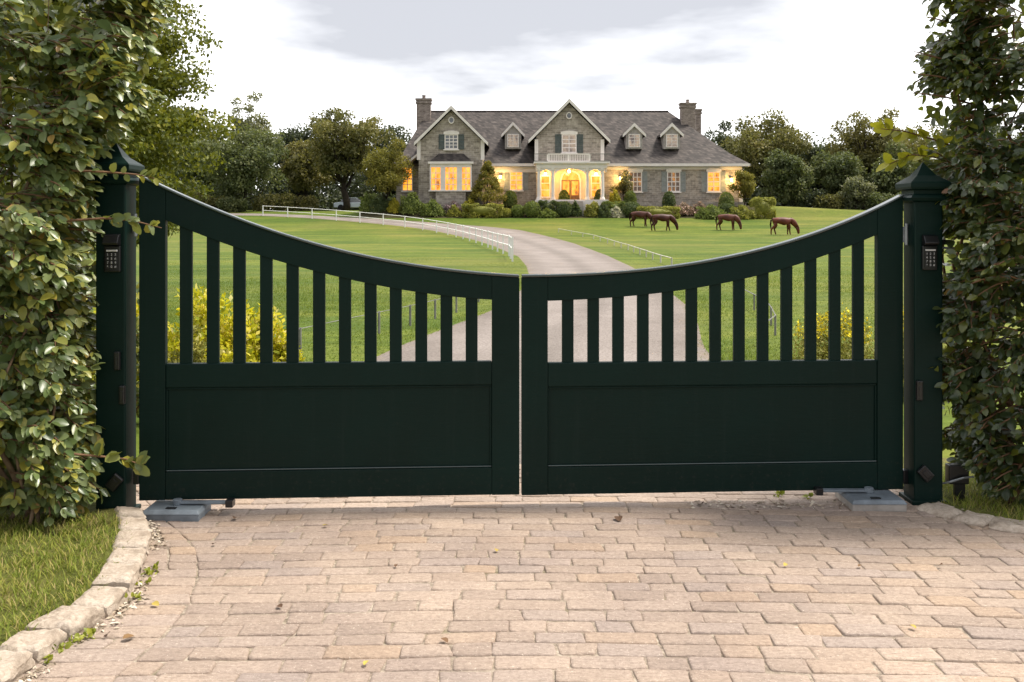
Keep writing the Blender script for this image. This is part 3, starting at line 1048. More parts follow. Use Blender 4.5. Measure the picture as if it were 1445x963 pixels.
# ------------------------------------------------------------------ posts
def gate_post(cx, y0, w, ztop, label):
    cy = y0 + w / 2
    root = empty('gate_post', (cx, cy, 0), label, 'gate post', 'dark green gate posts')
    h = w / 2
    MB().box(cx - h, cx + h, cy - h, cy + h, -0.05, ztop, None).build('shaft', M['gate'], root, bevel=0.008)
    cb = MB()
    prof = [(h + .004, ztop - .060), (h + .022, ztop - .052), (h + .030, ztop - .036), (h + .022, ztop - .022), (h + .008, ztop - .014),
            (h + .008, ztop + .008), (h + .030, ztop + .014), (h + .034, ztop + .026), (h + .034, ztop + .048), (h + .028, ztop + .056),
            (h * .70, ztop + .094), (h * .42, ztop + .125), (h * .2, ztop + .150), (0.002, ztop + .172)]
    vs, fs = [], []
    for r, z in prof:
        vs += [(cx - r, cy - r, z), (cx + r, cy - r, z), (cx + r, cy + r, z), (cx - r, cy + r, z)]
    for i in range(len(prof) - 1):
        for k in range(4):
            a, b = i * 4 + k, i * 4 + (k + 1) % 4
            fs.append((a, b, b + 4, a + 4))
    fs += [(3, 2, 1, 0), tuple(len(vs) - 4 + k for k in range(4))]
    cb.add(vs, fs)
    cb.build('cap', M['gate'], root, bevel=0.003)
    MB().box(cx - h - .02, cx + h + .02, cy - h - .02, cy + h + .02, -0.03, 0.022).build('base_plate', M['gate'], root, bevel=0.005)
    return root


RPX, RPY, PW = 2.372, 5.545, 0.162
gate_post(RPX, RPY, PW, HZ(271, 5.6), 'dark green gate post with pyramid cap carrying the clear black keypad')
LPX, LPY = -2.185, 5.30
gate_post(LPX, LPY, PW, HZ(246, 5.35), 'dark green gate post half hidden behind the light leafy hedge')


def keypad(x, y, z, s, label):
    """Keypad on a post face that looks towards -y; (x, y, z) is the centre at the face."""
    root = empty('keypad', (x, y, z - .1 * s), label, 'keypad', 'keypads on the gate posts')
    MB().box(x - .047 * s, x + .047 * s, y - .020, y - .0005, z - .105 * s, z + .045 * s).build('housing', M['black'], root, bevel=0.006)
    hd = MB()
    prof = [(y - .0005, z + .046 * s), (y - .045, z + .050 * s), (y - .052, z + .062 * s), (y - .030, z + .105 * s), (y - .0005, z + .112 * s)]
    vs = [(x - .044 * s, a, b) for a, b in prof] + [(x + .044 * s, a, b) for a, b in prof]
    k = len(prof)
    hd.add(vs, [tuple(range(k)), tuple(range(2 * k - 1, k - 1, -1))] + [(i, (i + 1) % k, k + (i + 1) % k, k + i) for i in range(k)])
    hd.build('hood', M['black'], root, bevel=0.004)
    MB().box(x - .030 * s, x + .032 * s, y - .026, y - .0205, z + .012 * s, z + .022 * s).build('display', M['digit'], root, bevel=0.001)
    dig = '123456789*0#'
    vs, fs = [], []
    for r in range(4):
        for c in range(3):
            kx, kz = x + (c - 1) * .022 * s, z + (-.006 - r * .023) * s
            MB().box(kx - .009 * s, kx + .009 * s, y - .0245, y - .0205, kz - .009 * s, kz + .009 * s).build('key', M['key'], root, bevel=0.001)
            cu = bpy.data.curves.new('digit', 'FONT')
            cu.body = dig[r * 3 + c]
            cu.size = 0.019 * s
            cu.align_x = 'CENTER'
            cu.align_y = 'CENTER'
            ob = bpy.data.objects.new('digit', cu)
            COL.objects.link(ob)
            dg = bpy.context.evaluated_depsgraph_get()
            m2 = bpy.data.meshes.new_from_object(ob.evaluated_get(dg))
            b = len(vs)
            vs += [(kx + v.co.x, y - .0252, kz + v.co.y) for v in m2.vertices]
            fs += [tuple(i + b for i in p.vertices) for p in m2.polygons]
            bpy.data.objects.remove(ob)
            bpy.data.curves.remove(cu)
            bpy.data.meshes.remove(m2)
    mb = MB()
    mb.v, mb.f = vs, fs
    mb.build('key_digits', M['digit'], root)
    return root


keypad(HX(1311, 5.54), RPY, HZ(357, 5.54), 0.92, 'black keypad with number keys under a hood on the fully visible gate post')
keypad(HX(160, 5.3), LPY, HZ(358, 5.3), 0.95, 'black keypad partly covered by leaves on the hedge-covered gate post')


def fitting(x, y, z, w, h, label, tilt=0.0, name='gate_sensor', cat='sensor'):
    root = empty(name, (x, y, z), label, cat)
    R = Matrix.Translation((x, y, z)) @ Matrix.Rotation(tilt, 4, 'Y')
    MB().box(-w / 2, w / 2, -.026, -.0005, -h / 2, h / 2, R).build('housing', M['black'], root, bevel=0.006)
    MB().box(-w * .22, w * .22, -.031, -.0265, -h * .28, h * .22, R).build('lens', M['black'], root, bevel=0.002)
    for q in (-.4, .4):
        tb = MB()
        tb.box(-w * .18, w * .18, -.0295, -.0263, h * q - .004, h * q + .004, R)
        tb.build('screw', M['black'], root)
    return root


fitting(HX(1296.5, 5.54), RPY, HZ(551, 5.54), .036, .112, 'slim black sensor at mid height on the keypad post')
fitting(HX(1305, 5.54), RPY, HZ(668, 5.54), .060, .085, 'tilted black bracket low on the keypad post', -0.75, 'post_bracket', 'bracket')
fitting(HX(167, 5.3), LPY, HZ(509, 5.3), .032, .10, 'upper slim black sensor on the hedge-covered post')
fitting(HX(174, 5.3), LPY, HZ(557, 5.3), .032, .10, 'lower slim black sensor on the hedge-covered post, below its twin')
fitting(HX(163, 5.3), LPY, HZ(680, 5.3), .06, .085, 'tilted black bracket low on the hedge-covered post', 0.7, 'post_bracket', 'bracket')


# gate operators at the foot of each hinge side
def operator(x0, x1, y0, zg, label, arm_s, flat):
    cx = (x0 + x1) / 2
    root = empty('gate_motor', (cx, y0 + .1, zg), label, 'gate motor', 'grey gate motors on the paving')
    d = 0.30 if flat else 0.22
    hz = 0.055
    MB().box(x0, x1, y0, y0 + d, zg - .01, zg + hz * .62).build('housing', M['concrete' if flat else 'motor'], root, bevel=0.006)
    lid = MB()
    i = .012
    vs = [(x0 - .004, y0 - .006, zg + hz * .625), (x1 + .004, y0 - .006, zg + hz * .625), (x1 + .004, y0 + d, zg + hz * .625), (x0 - .004, y0 + d, zg + hz * .625),
          (x0 + i, y0 + i, zg + hz), (x1 - i, y0 + i, zg + hz), (x1 - i, y0 + d - i, zg + hz), (x0 + i, y0 + d - i, zg + hz)]
    lid.add(vs, [(0, 1, 2, 3), (4, 5, 6, 7), (0, 1, 5, 4), (1, 2, 6, 5), (2, 3, 7, 6), (3, 0, 4, 7)])
    lid.build('lid', M['motor'], root, bevel=0.004)
    MB().box(cx - .035, cx + .02, y0 + .03, y0 + .055, zg + hz + .0005, zg + hz + .006).build('lock_plate', M['black'], root, bevel=0.002)
    y = y0 + d * .55
    a = cx if arm_s > 0 else cx
    ar = MB()
    ar.box(min(a, a + arm_s * .30), max(a, a + arm_s * .30), y - .02, y + .02, zg + hz + .006, zg + hz + .020)
    ar.tube([(a, y, zg + hz), (a, y, zg + hz + .03)], .026, 12)
    ar.build('arm', M['motor'], root, bevel=0.003)
    e = a + arm_s * .29
    MB().box(e - .02, e + .02, y - .03, y + .03, zg + hz - .01, zg + hz + .03).build('arm_bracket', M['black'], root, bevel=0.003)
    return root


operator(HX(199, 5.24), HX(281, 5.24), 5.235, -.002, 'small grey gate motor box at the foot of the hedge-covered post', 1, False)
operator(HX(1203, 5.42), HX(1280, 5.42), 5.42, 0.0, 'wide flat grey gate motor cover at the foot of the keypad post', -1, True)

# locking bar and ground box beside the right post
root = empty('slide_bolt', (HX(1340, 5.6), 5.62, HZ(347, 5.62)), 'small black bolt bar sticking out beside the keypad, towards the dark hedge', 'bolt')
x0 = RPX + PW / 2
MB().box(x0 - .002, x0 + .075, 5.60, 5.62, HZ(344, 5.6) - .006, HZ(344, 5.6) + .022).build('bracket', M['black'], root, bevel=0.003)
MB().tube([(x0 - .001, 5.59, HZ(350, 5.6)), (x0 + .085, 5.59, HZ(350, 5.6))], .007, 8).build('rod', M['zinc'], root)
root = empty('control_box', (2.56, 5.60, 0), 'small black control box on a stake beside the foot of the keypad post', 'control box')
MB().box(2.50, 2.615, 5.57, 5.63, .105, .215).build('housing', M['black'], root, bevel=0.006)
MB().box(2.54, 2.60, 5.585, 5.615, -.06, .1045).build('stake', M['black'], root, bevel=0.004)
MB().tube([(2.455, 5.60, .10), (2.50, 5.555, .125), (2.57, 5.545, .15), (2.63, 5.55, .155)], .006, 6).build('cable', M['zinc'], root)


# ------------------------------------------------------------------ hedges
def hedge(name, label, mats, loc, face_y, x0, x1, ztop, end_sign, n_spray, n_fill, lsize, seed, stems, end_fn):
    """A leafy hedge whose face looks towards -y; end_fn(z) gives the x of its end (towards the gate)."""
    rng = np.random.default_rng(seed)
    root = empty(name, loc, label, 'hedge')
    lp, lt, ln, ls = [], [], [], []
    tw = MB()
    nb = max(20, n_spray // 15)
    boughs = [(rng.uniform(0.22, ztop), rng.random() < .36, rng.random() ** 1.4, rng.normal() * .10, rng.uniform(-.02, .5), rng.normal(size=3) * np.array([.35, .2, .16])) for _ in range(nb)]
    for i in range(n_spray):
        bz_, end, bu, bd, be, bdir = boughs[i % nb]
        z = bz_ + rng.normal() * .045
        z = min(max(z, .15), ztop + .1)
        xe = end_fn(z)
        if end:
            y = face_y + be + rng.normal() * .07
            x = xe - end_sign * abs(rng.normal()) * 0.11
            o = np.array([end_sign, -0.35, 0.0])
        else:
            x = xe - end_sign * max(0.02, 0.05 + bu * abs(x1 - x0) + rng.normal() * .12)
            y = face_y + bd + rng.normal() * 0.05 + .04
            o = np.array([end_sign * 0.95, -0.75, 0.0])
        d = o + bdir + np.array([rng.normal() * .3, rng.normal() * .2, rng.normal() * .16 + .08])
        d /= np.linalg.norm(d)
        L = rng.uniform(0.16, 0.40) * (1.0 if not end else 0.8)
        k = int(rng.integers(5, 9))
        p = np.array([x, y, z]) - d * L * 0.65
        pts = [p.copy()]
        dd = d.copy()
        up = np.array([end_sign * .28 + rng.normal() * .22, -0.42 + rng.normal() * .22, 0.85])
        side = np.cross(dd, up)
        side /= np.linalg.norm(side)
        for j in range(k):
            dd = dd + np.array([0, 0, -0.075]) + rng.normal(size=3) * 0.06
            dd /= np.linalg.norm(dd)
            p = p + dd * (L / k)
            pts.append(p.copy())
            for s in ((1, -1) if rng.random() < .65 else ((1,) if j % 2 else (-1,))):
                lp.append(p + rng.normal(size=3) * .004)
                lt.append(dd * .8 + side * s * (0.6 + rng.normal() * .2) + rng.normal(size=3) * .2 + np.array([0, 0, -.18]))
                ln.append(up + rng.normal(size=3) * .36)
                ls.append(lsize * rng.uniform(.5, 1.3) * (1.0 - .3 * j / k))
        lp.append(p)
        lt.append(dd)
        ln.append(up + rng.normal(size=3) * .3)
        ls.append(lsize * .7)
        tw.tube(pts, [0.0042] * (len(pts) - 1) + [0.001], 4, False)
    # inner leaves
    nf = n_fill
    z = rng.uniform(0.3, ztop, nf)
    xe = np.array([end_fn(q) for q in z])
    x = xe - end_sign * (0.06 + rng.random(nf) ** 1.3 * abs(x1 - x0))
    y = face_y + 0.30 + rng.random(nf) * 0.45
    P_ = np.concatenate([np.array(lp), np.stack([x, y, z], 1)])
    T_ = np.concatenate([np.array(lt), rand_unit(nf, rng) + np.array([0, -.4, -.3])])
    N_ = np.concatenate([np.array(ln), rand_unit(nf, rng) + np.array([0, -.8, .7])])
    S_ = np.concatenate([np.array(ls), lsize * rng.uniform(.7, 1.1, nf)])
    o0 = np.array(loc)
    me = leaf_mesh('foliage', P_ - o0, T_, N_, S_, rng.uniform(.42, .74, len(P_)), OVAL_V, OVAL_F, True)
    link(me, 'foliage', mats[0], root)
    tw.build('twigs', mats[1], root)
    sb = MB()
    for i in range(stems):
        z = 0.0
        x = end_fn(0.2) - end_sign * rng.uniform(.02, abs(x1 - x0))
        p = np.array([x, face_y + rng.uniform(0.03, .40), -0.05])
        pts = [p.copy()]
        d = np.array([rng.normal() * .45, rng.normal() * .3 - .15, .8])
        nseg = 16
        hgt_ = rng.uniform(.8, ztop)
        for j in range(nseg):
            d = d * .72 + np.array([rng.normal() * .34, rng.normal() * .22 + (face_y + .25 - p[1]) * .5, .30])
            d /= np.linalg.norm(d)
            p = p + d * hgt_ / nseg
            lim = end_fn(p[2]) - end_sign * .1
            if (p[0] - lim) * end_sign > 0:
                p[0] = lim
            pts.append(p.copy())
        r0 = rng.uniform(.008, .020)
        sb.tube(pts, [r0 * (1 - .75 * j / nseg) for j in range(nseg + 1)], 6)
    sb.build('stems', mats[2], root, smooth=True)
    return root


LH = [(0, -2.40), (.3, -2.31), (.7, -2.33), (1.2, -2.38), (1.5, -2.34), (1.75, -2.32), (1.92, -2.30), (2.1, -2.27), (2.3, -2.10), (2.6, -2.05), (2.75, -2.0), (3.3, -2.04)]
hedge('hedge', 'tall light green hedge with big round leaves covering one gate post', (M['hedge_l'], M['twig'], M['stem']), (-3.0, 5.2, 0.03),
      4.98, -4.3, -2.1, 3.15, 1, 2000, 6500, .086, 3, 60, lambda z: np.interp(z, [a for a, b in LH], [b for a, b in LH]))
RH = [(0, 2.82), (.3, 2.66), (.7, 2.54), (1.1, 2.50), (1.4, 2.56), (1.7, 2.51), (2.0, 2.50), (2.3, 2.49), (2.6, 2.49), (2.8, 2.51), (3.4, 2.58)]
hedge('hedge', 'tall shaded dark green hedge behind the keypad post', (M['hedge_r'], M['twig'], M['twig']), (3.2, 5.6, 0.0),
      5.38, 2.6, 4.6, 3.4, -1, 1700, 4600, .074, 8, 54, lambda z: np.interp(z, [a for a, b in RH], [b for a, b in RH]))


def branch(name, label, mat, pts, nleaf, lsize, seed, spread=.5, parent_mat=None):
    """A long spray with leaves along it."""
    rng = np.random.default_rng(seed)
    root = empty(name, pts[0], label, 'branch')
    q = np.array([tuple(p) for p in pts])
    t = np.linspace(0, len(pts) - 1, 14)
    c = np.stack([np.interp(t, np.arange(len(pts)), q[:, k]) for k in range(3)], 1)
    MB().tube([tuple(p) for p in c], [.006 * (1 - .8 * i / 14) + .001 for i in range(14)], 4).build('twig', M['twig'], root)
    tt = rng.uniform(.15, 1, nleaf)
    pos = np.stack([np.interp(tt * (len(pts) - 1), np.arange(len(pts)), q[:, k]) for k in range(3)], 1)
    d = norm((q[-1] - q[0])[None])
    s = np.where(np.arange(nleaf) % 2, 1, -1)[:, None]
    T = d * .6 + s * np.array([[.1, -.35, .55]]) + rng.normal(size=(nleaf, 3)) * .3
    N = np.array([[0, -.7, .7]]) + rng.normal(size=(nleaf, 3)) * .35
    me = leaf_mesh('foliage', pos - q[0], T, N, lsize * rng.uniform(.65, 1.15, nleaf), .75, OVAL_V, OVAL_F, True)
    link(me, 'foliage', mat, root)
    return root


M['lime_leaf2'] = m_leaf('sunlit_leaf', [(0, (0.13, 0.16, 0.015)), (0.5, (0.24, 0.25, 0.02)), (1, (0.36, 0.34, 0.03))], 0.45, (0.45, 0.42, 0.02), 0.45, 0.35)
branch('leafy_branch', 'yellow-green leafy branch reaching out above the keypad post cap, upper of two', M['lime_leaf2'], [P(1370, 215, 5.9), P(1310, 195, 5.85), P(1275, 185, 5.8), P(1243, 182, 5.75)], 20, .085, 5)
branch('leafy_branch', 'yellow-green leafy branch just above the keypad post cap, lower of two', M['lime_leaf2'], [P(1370, 240, 5.9), P(1320, 222, 5.88), P(1285, 218, 5.85), P(1255, 232, 5.8)], 22, .085, 6)
branch('leafy_branch', 'leafy branch crossing the hedge-covered post towards the top of the gate', M['hedge_l'], [P(90, 312, 5.0), P(150, 308, 5.05), P(190, 312, 5.1), P(228, 322, 5.12)], 16, .072, 7)
branch('leafy_branch', 'leafy branch hanging just below the cap of the hedge-covered post', M['hedge_l'], [P(90, 240, 5.0), P(150, 243, 5.05), P(190, 246, 5.1), P(218, 252, 5.1)], 18, .062, 9)
branch('leafy_branch', 'low leafy branch crossing the hedge-covered post near the ground', M['hedge_l'], [P(90, 640, 4.95), P(150, 645, 5.0), P(178, 648, 5.05), P(200, 657, 5.1)], 16, .085, 10)
for i, (a, b) in enumerate((((1310, 78), (1290, 73)), ((1325, 108), (1289, 104)), ((1330, 136), (1290, 131)), ((1325, 28), (1309, 24)))):
    branch('bare_twig', 'thin bare twig jutting from the dark hedge into the sky, %s of four' % ['second highest', 'third highest', 'lowest', 'topmost'][i], M['hedge_r'], [P(a[0] + 45, a[1] + 12, 5.6), P(*a, 5.55), P(*b, 5.5)], 6, .035, 20 + i)


# ------------------------------------------------------------------ trees
def clump_leaves(cents, rads, per, size, rng, flat=1.0, outward=0.6, down=0.0):
    c = np.repeat(cents, per, axis=0)
    r = np.repeat(rads, per)[:, None]
    d = rand_unit(len(c), rng)
    d[:, 2] = d[:, 2] * .85 + .12
    d = norm(d)
    rad = rng.uniform(.55, 1.05, (len(c), 1))
    off = d * r * rad
    off[:, 2] *= flat
    pos = c + off
    N = d * outward + rng.normal(size=d.shape) * .45 + np.array([0, 0, .35])
    T = rng.normal(size=d.shape) + d * .5 + np.array([0, 0, -down])
    return pos, T, N, size * rng.uniform(.65, 1.25, len(c))


def tree(name, label, mat, x, y, h, r, cb, seed, k=55, per=130, size=.34, style='round', lean=0.0, group=None, gaps=0.0, trunk_r=None, z=None):
    """Tapered trunk, limbs to every clump, crown of leaf clumps. cb: height at which the crown starts."""
    rng = np.random.default_rng(seed)
    z0 = H(x, y) if z is None else z
    root = empty(name, (x, y, z0), label, 'tree', group)
    cz, rz = (h + cb) / 2, (h - cb) / 2
    cents, rads = [], []
    while len(cents) < k:
        if style == 'cone':
            t = rng.random() ** 1.3
            rr = r * (1 - t) * (0.75 + .35 * rng.random()) + .08 * r
            a = rng.uniform(0, 2 * math.pi)
            cents.append((rr * math.cos(a), rr * math.sin(a), cb + (h - cb) * t * .98))
            rads.append(r * .22 * (1.15 - .6 * t))
        elif style == 'tier':
            t = rng.integers(0, 9) / 9 + rng.normal() * .012
            rr = r * (.62 + .38 * math.sin(min(1, max(0, t) / .3) * math.pi / 2)) * (1 - max(0, t - .3) ** 1.5 * .9) * rng.uniform(.35, 1.0)
            a = rng.uniform(0, 2 * math.pi)
            cents.append((rr * math.cos(a), rr * math.sin(a), cb + (h - cb) * t - .10 * rr))
            rads.append(r * .24 * rng.uniform(.7, 1.2))
        else:
            d = rng.normal(size=3)
            d /= np.linalg.norm(d)
            rad = rng.uniform(.5, .92) if rng.random() < .8 else rng.uniform(.1, .5)
            sq = 1.0
            if style == 'vase':
                sq = .62 + .42 * (d[2] * .5 + .5)
            wob = 1 + .16 * math.sin(3 * math.atan2(d[1], d[0]) + seed) + .10 * math.sin(5 * d[2] + seed * 2)
            cents.append((r * d[0] * rad * sq * wob, r * d[1] * rad * sq * wob, cz + rz * d[2] * rad * wob))
            rads.append(min(r, rz) * rng.uniform(.24, .40))
    cents = np.array(cents) + np.array([[lean, 0, 0]]) * (np.array(cents)[:, 2:3] / h)
    rads = np.array(rads) * (1 - gaps)
    per = int(per * (1.5 if style != 'tier' else 1))
    pos, T, N, S = clump_leaves(cents, rads, per, size, rng, .42 if style == 'tier' else .8, down=.3 if style != 'tier' else .1)
    me = leaf_mesh('crown', pos, T, N, S, .75)
    link(me, 'crown', mat, root)
    # trunk and limbs
    mb = MB()
    tr = trunk_r or max(.05, h * .022)
    tops = h * (.9 if style in ('cone', 'tier') else .62)
    n = 9
    tp = [(x + lean * (i / n) * tops / h + .04 * r * math.sin(i * 1.3 + seed), y + .03 * r * math.cos(i * 1.7 + seed), z0 - .15 + tops * i / n) for i in range(n + 1)]
    mb.tube(tp, [tr * (1.35 if i == 0 else 1) * (1 - .75 * i / n) for i in range(n + 1)], 8)
    order = rng.permutation(len(cents))[:min(len(cents), 34)]
    for i in order:
        c = cents[i]
        b = min(max(cb * .75, c[2] * (.55 if style != 'tier' else .96)), tops * .95)
        j = b / tops * n
        q0 = np.array(tp[int(min(n, j))])
        e = np.array([x, y, z0]) + c
        mid = (q0 + e) / 2 + np.array([0, 0, -.06 * h if style != 'tier' else .02 * h]) * (.5 + rng.random())
        mb.tube([tuple(q0), tuple(mid), tuple(e)], [tr * .36, tr * .2, tr * .05], 5)
    mb.build('trunk', M['bark'], root, smooth=True)
    return root


def px_tree(px, top, base, halfw, d, label, mat, seed, name='tree', cb=.25, **kw):
    x = HX(px, d)
    z0 = H(x, d)
    h = HZ(top, d) - z0
    r = halfw * d / F
    return tree(name, label, mat, x, d, h, r, h * cb, seed, **kw)


# big layered tree behind the left hedge
tree('maple_tree', 'tall yellowish tree with layered boughs rising behind the light hedge', M['t_near'], -10.1, 21.5, 9.2, 3.2, 1.7, 31, k=460, per=420, size=.11, style='tier', trunk_r=.2)

GT = 'woodland trees behind the paddock'
px_tree(345, 172, 296, 62, 104, 'broad mid green tree standing before the pale feathery tree', M['t_green'], 41, 'broadleaf_tree', .12, k=70, per=150, group=GT)
px_tree(352, 134, 292, 40, 124, 'tall pale grey-green feathery tree rising above its neighbours', M['t_grey'], 42, 'feathery_tree', .2, k=80, per=60, gaps=.38, style='vase', group=GT)
px_tree(422, 176, 292, 42, 122, 'dark rounded tree in the gap between the feathery tree and the oak', M['t_dark'], 43, 'broadleaf_tree', .1, k=60, per=140, group=GT)
px_tree(487, 153, 294, 64, 108, 'large olive oak with a dark bare trunk near the white fence', M['t_olive'], 44, 'oak_tree', .30, k=75, per=130, gaps=.10, style='vase', group=GT, trunk_r=.42)
px_tree(432, 186, 294, 36, 114, 'brownish round tree touching the olive oak', M['t_brown'], 45, 'broadleaf_tree', .14, k=55, per=140, group=GT)
px_tree(556, 178, 290, 44, 124, 'dark tree behind the golden tree at the house end', M['t_dark'], 46, 'broadleaf_tree', .1, k=60, per=130, group=GT)
px_tree(285, 178, 294, 50, 112, 'mid green tree half hidden by the layered yellowish tree', M['t_green'], 47, 'broadleaf_tree', .1, k=60, per=130, group=GT)
px_tree(235, 150, 294, 60, 122, 'dark tall tree behind the layered yellowish tree', M['t_dark'], 48, 'broadleaf_tree', .1, k=60, per=130, group=GT)
px_tree(1086, 157, 298, 62, 114, 'large olive tree standing tallest beside the house roof end', M['t_olive'], 51, 'oak_tree', .22, k=75, per=130, gaps=.12, group=GT, trunk_r=.4)
px_tree(1022, 174, 292, 36, 125, 'dark tree peeping over the hipped roof end', M['t_dark'], 52, 'broadleaf_tree', .1, k=50, per=130, group=GT)
px_tree(1105, 212, 299, 35, 107, 'lower light green tree in front of the large olive tree', M['t_green'], 53, 'broadleaf_tree', .06, k=50, per=140, group=GT)
px_tree(1158, 188, 298, 36, 123, 'dark tree in the dip between the two large olive trees', M['t_dark'], 54, 'broadleaf_tree', .1, k=55, per=130, group=GT)
px_tree(1222, 159, 299, 62, 113, 'spreading olive tree with bare limbs showing, behind the keypad post cap', M['t_brown'], 55, 'oak_tree', .34, k=58, per=105, gaps=.2, style='vase', group=GT, trunk_r=.4)
px_tree(1180, 215, 299, 40, 109, 'mid green tree below the spreading olive tree', M['t_green'], 56, 'broadleaf_tree', .06, k=50, per=130, group=GT)
px_tree(1207, 247, 301, 24, 105, 'small pale grey-green tree at the paddock edge', M['t_grey'], 57, 'small_tree', .05, k=36, per=110, size=.26, group=GT)
px_tree(1262, 205, 300, 40, 108, 'mid green tree close beside the keypad post cap', M['t_green'], 58, 'broadleaf_tree', .06, k=50, per=130, group=GT)
px_tree(1300, 172, 298, 50, 116, 'dark tree seen through the dark hedge beyond the keypad post', M['t_olive'], 59, 'broadleaf_tree', .1, k=55, per=130, group=GT)
px_tree(1390, 150, 298, 60, 118, 'tree hidden mostly by the dark hedge, beyond the frame edge', M['t_dark'], 60, 'broadleaf_tree', .1, k=50, per=110, group=GT)

# woodland mass behind, and dark undergrowth
def mass(name, label, mat, rows, per, size, seed):
    rng = np.random.default_rng(seed)
    c, r = [], []
    for x0, x1, d, h, rr, n in rows:
        for i in range(n):
            x = rng.uniform(x0, x1)
            y = d + rng.normal() * 3
            zz = H(x, y)
            c.append((x, y, zz + h * rng.random() ** .8))
            r.append(rr * rng.uniform(.6, 1.3))
    pos, T, N, S = clump_leaves(np.array(c), np.array(r), per, size, rng)
    o = link(leaf_mesh(name, pos, T, N, S, .8), name, mat)
    o['kind'] = 'stuff'
    o['label'] = label
    o['category'] = 'woodland'
    return o


mass('woodland', 'dark mass of woodland closing the view behind the paddock and house', M['t_dark'],
     [(-62, -12, 134, 8.5, 2.2, 230), (24, 75, 134, 8.8, 2.2, 230), (-62, -11, 126, 3.0, 1.6, 200), (26, 72, 126, 3.0, 1.6, 200), (-40, -12, 119, 1.2, 1.0, 60), (-110, -62, 130, 11, 3, 60), (75, 120, 130, 11, 3, 60), (-14, 26, 140, 6.5, 2.2, 70)], 120, .5, 77)
for i, (px, top, hw, d, mt) in enumerate(((262, 268, 26, 103, 't_brown'), (300, 276, 26, 102, 't_olive'), (330, 280, 20, 101.5, 't_green'), (385, 272, 30, 104, 't_olive'), (425, 275, 24, 105, 't_brown'), (1140, 268, 30, 106, 't_dark'), (1170, 274, 22, 105, 't_olive'), (1250, 272, 26, 104, 't_green'))):
    x = HX(px, d)
    z = H(x, d)
    hh = HZ(top, d) - z
    rng = np.random.default_rng(90 + i)
    n = 26
    c = np.stack([rng.uniform(-1, 1, n) * hw * d / F * .8, rng.uniform(-.8, .8, n), rng.random(n) ** .7 * hh * .75], 1)
    pos, T, N, S = clump_leaves(c, np.full(n, hh * .3), 110, .26, rng)
    o = link(leaf_mesh('wild_bush', pos, T, N, S, .75), 'wild_bush', M[mt], None, (x, d, z))
    tag(o, ['brownish bush at the wood edge above the gate top rail near the light hedge', 'olive bush at the wood edge, before the mid green tree trunk', 'small green bush at the wood edge where the white fence ends',
            'wide olive bush left of the oak trunk above the white fence end', 'brownish bush touching the shade beneath the oak', 'dark bush at the foot of the large olive tree',
            'olive bush next to the small pale tree', 'green bush by the keypad post at the wood edge'][i], 'bush', 'bushes along the wood edge')

# ------------------------------------------------------------------ yellow bushes behind the gate
def bush(name, label, mat, x, y, r, h, seed, n=60, per=90, size=.06, z=None, extra=None):
    rng = np.random.default_rng(seed)
    z0 = H(x, y) if z is None else z
    root = empty(name, (x, y, z0), label, 'bush')
    d = rand_unit(n, rng)
    d[:, 2] = np.abs(d[:, 2])
    rad = rng.uniform(.35, .9, (n, 1))
    c = d * rad * np.array([[r, r * .8, h * .92]]) + np.array([[0, 0, .06]])
    c[:, 2] = np.minimum(c[:, 2], h * .9)
    rads = np.full(n, r * .24)
    pos, T, N, S = clump_leaves(c, rads, per, size, rng)
    T[:, 2] += .6
    link(leaf_mesh('foliage', pos, T, N, S, .62), 'foliage', mat, root)
    if extra:
        k = pos[:, 2] > h * .62
        pp = pos[k][::2]
        nn = len(pp)
        link(leaf_mesh('blossom', pp + rng.normal(size=pp.shape) * .02 + np.array([[0, 0, .03]]), rand_unit(nn, rng) + np.array([[0, 0, .8]]), rand_unit(nn, rng), size * .8, .9), 'blossom', extra, root)
    mb = MB()
    for i in range(9):
        e = c[i % n]
        mb.tube([(x, y, z0 - .03), (x + e[0] * .4, y + e[1] * .4, z0 + e[2] * .5), (x + e[0], y + e[1], z0 + e[2])], [.014, .009, .004], 5)
    mb.build('stems', M['twig'], root)
    return root


bush('yellow_bush', 'bright yellow-green leafy bush behind the gate, tallest beside the hedge-covered post', M['yellow_bush'], -2.66, 8.55, .60, 1.06, 61, n=110)
bush('yellow_bush', 'bright yellow bush behind the pickets, at the end nearer the gate middle', M['yellow_bush'], -2.34, 9.1, .42, .88, 64, n=70)
bush('sage_bush', 'grey-green bush standing amid the bright yellow bushes', M['sage_bush'], -2.62, 7.95, .22, .88, 62, n=30, size=.04)
bush('yellow_bush', 'yellow-green bush glimpsed in the gap beside the hedge-covered post', M['yellow_bush'], -3.35, 8.6, .5, 1.1, 63)
bush('flowering_bush', 'sage bush topped with yellow flowers behind the pickets near the keypad post', M['sage_bush'], 2.98, 8.9, .56, .84, 65, n=90, per=110, size=.035, extra=M['yflower'])
bush('flowering_bush', 'sage bush topped with yellow flowers partly behind the keypad post', M['sage_bush'], 3.75, 9.0, .52, .86, 66, n=80, per=110, size=.035, extra=M['yflower'])
bush('green_bush', 'dark green leafy shrub behind the gate stile next to the hedge-covered post', M['hedge_l'], -3.0, 7.6, .26, 1.45, 67, n=40, per=40, size=.07)


# ------------------------------------------------------------------ fences
def along(tab, step):
    """Points every step metres along a plan polyline of (distance, x)."""
    p = np.array(tab, dtype=float)
    s = np.concatenate([[0], np.cumsum(np.linalg.norm(np.diff(p, axis=0), axis=1))])
    t = np.arange(0, s[-1] + 1e-6, step)
    return [(float(np.interp(q, s, p[:, 1])), float(np.interp(q, s, p[:, 0]))) for q in t]


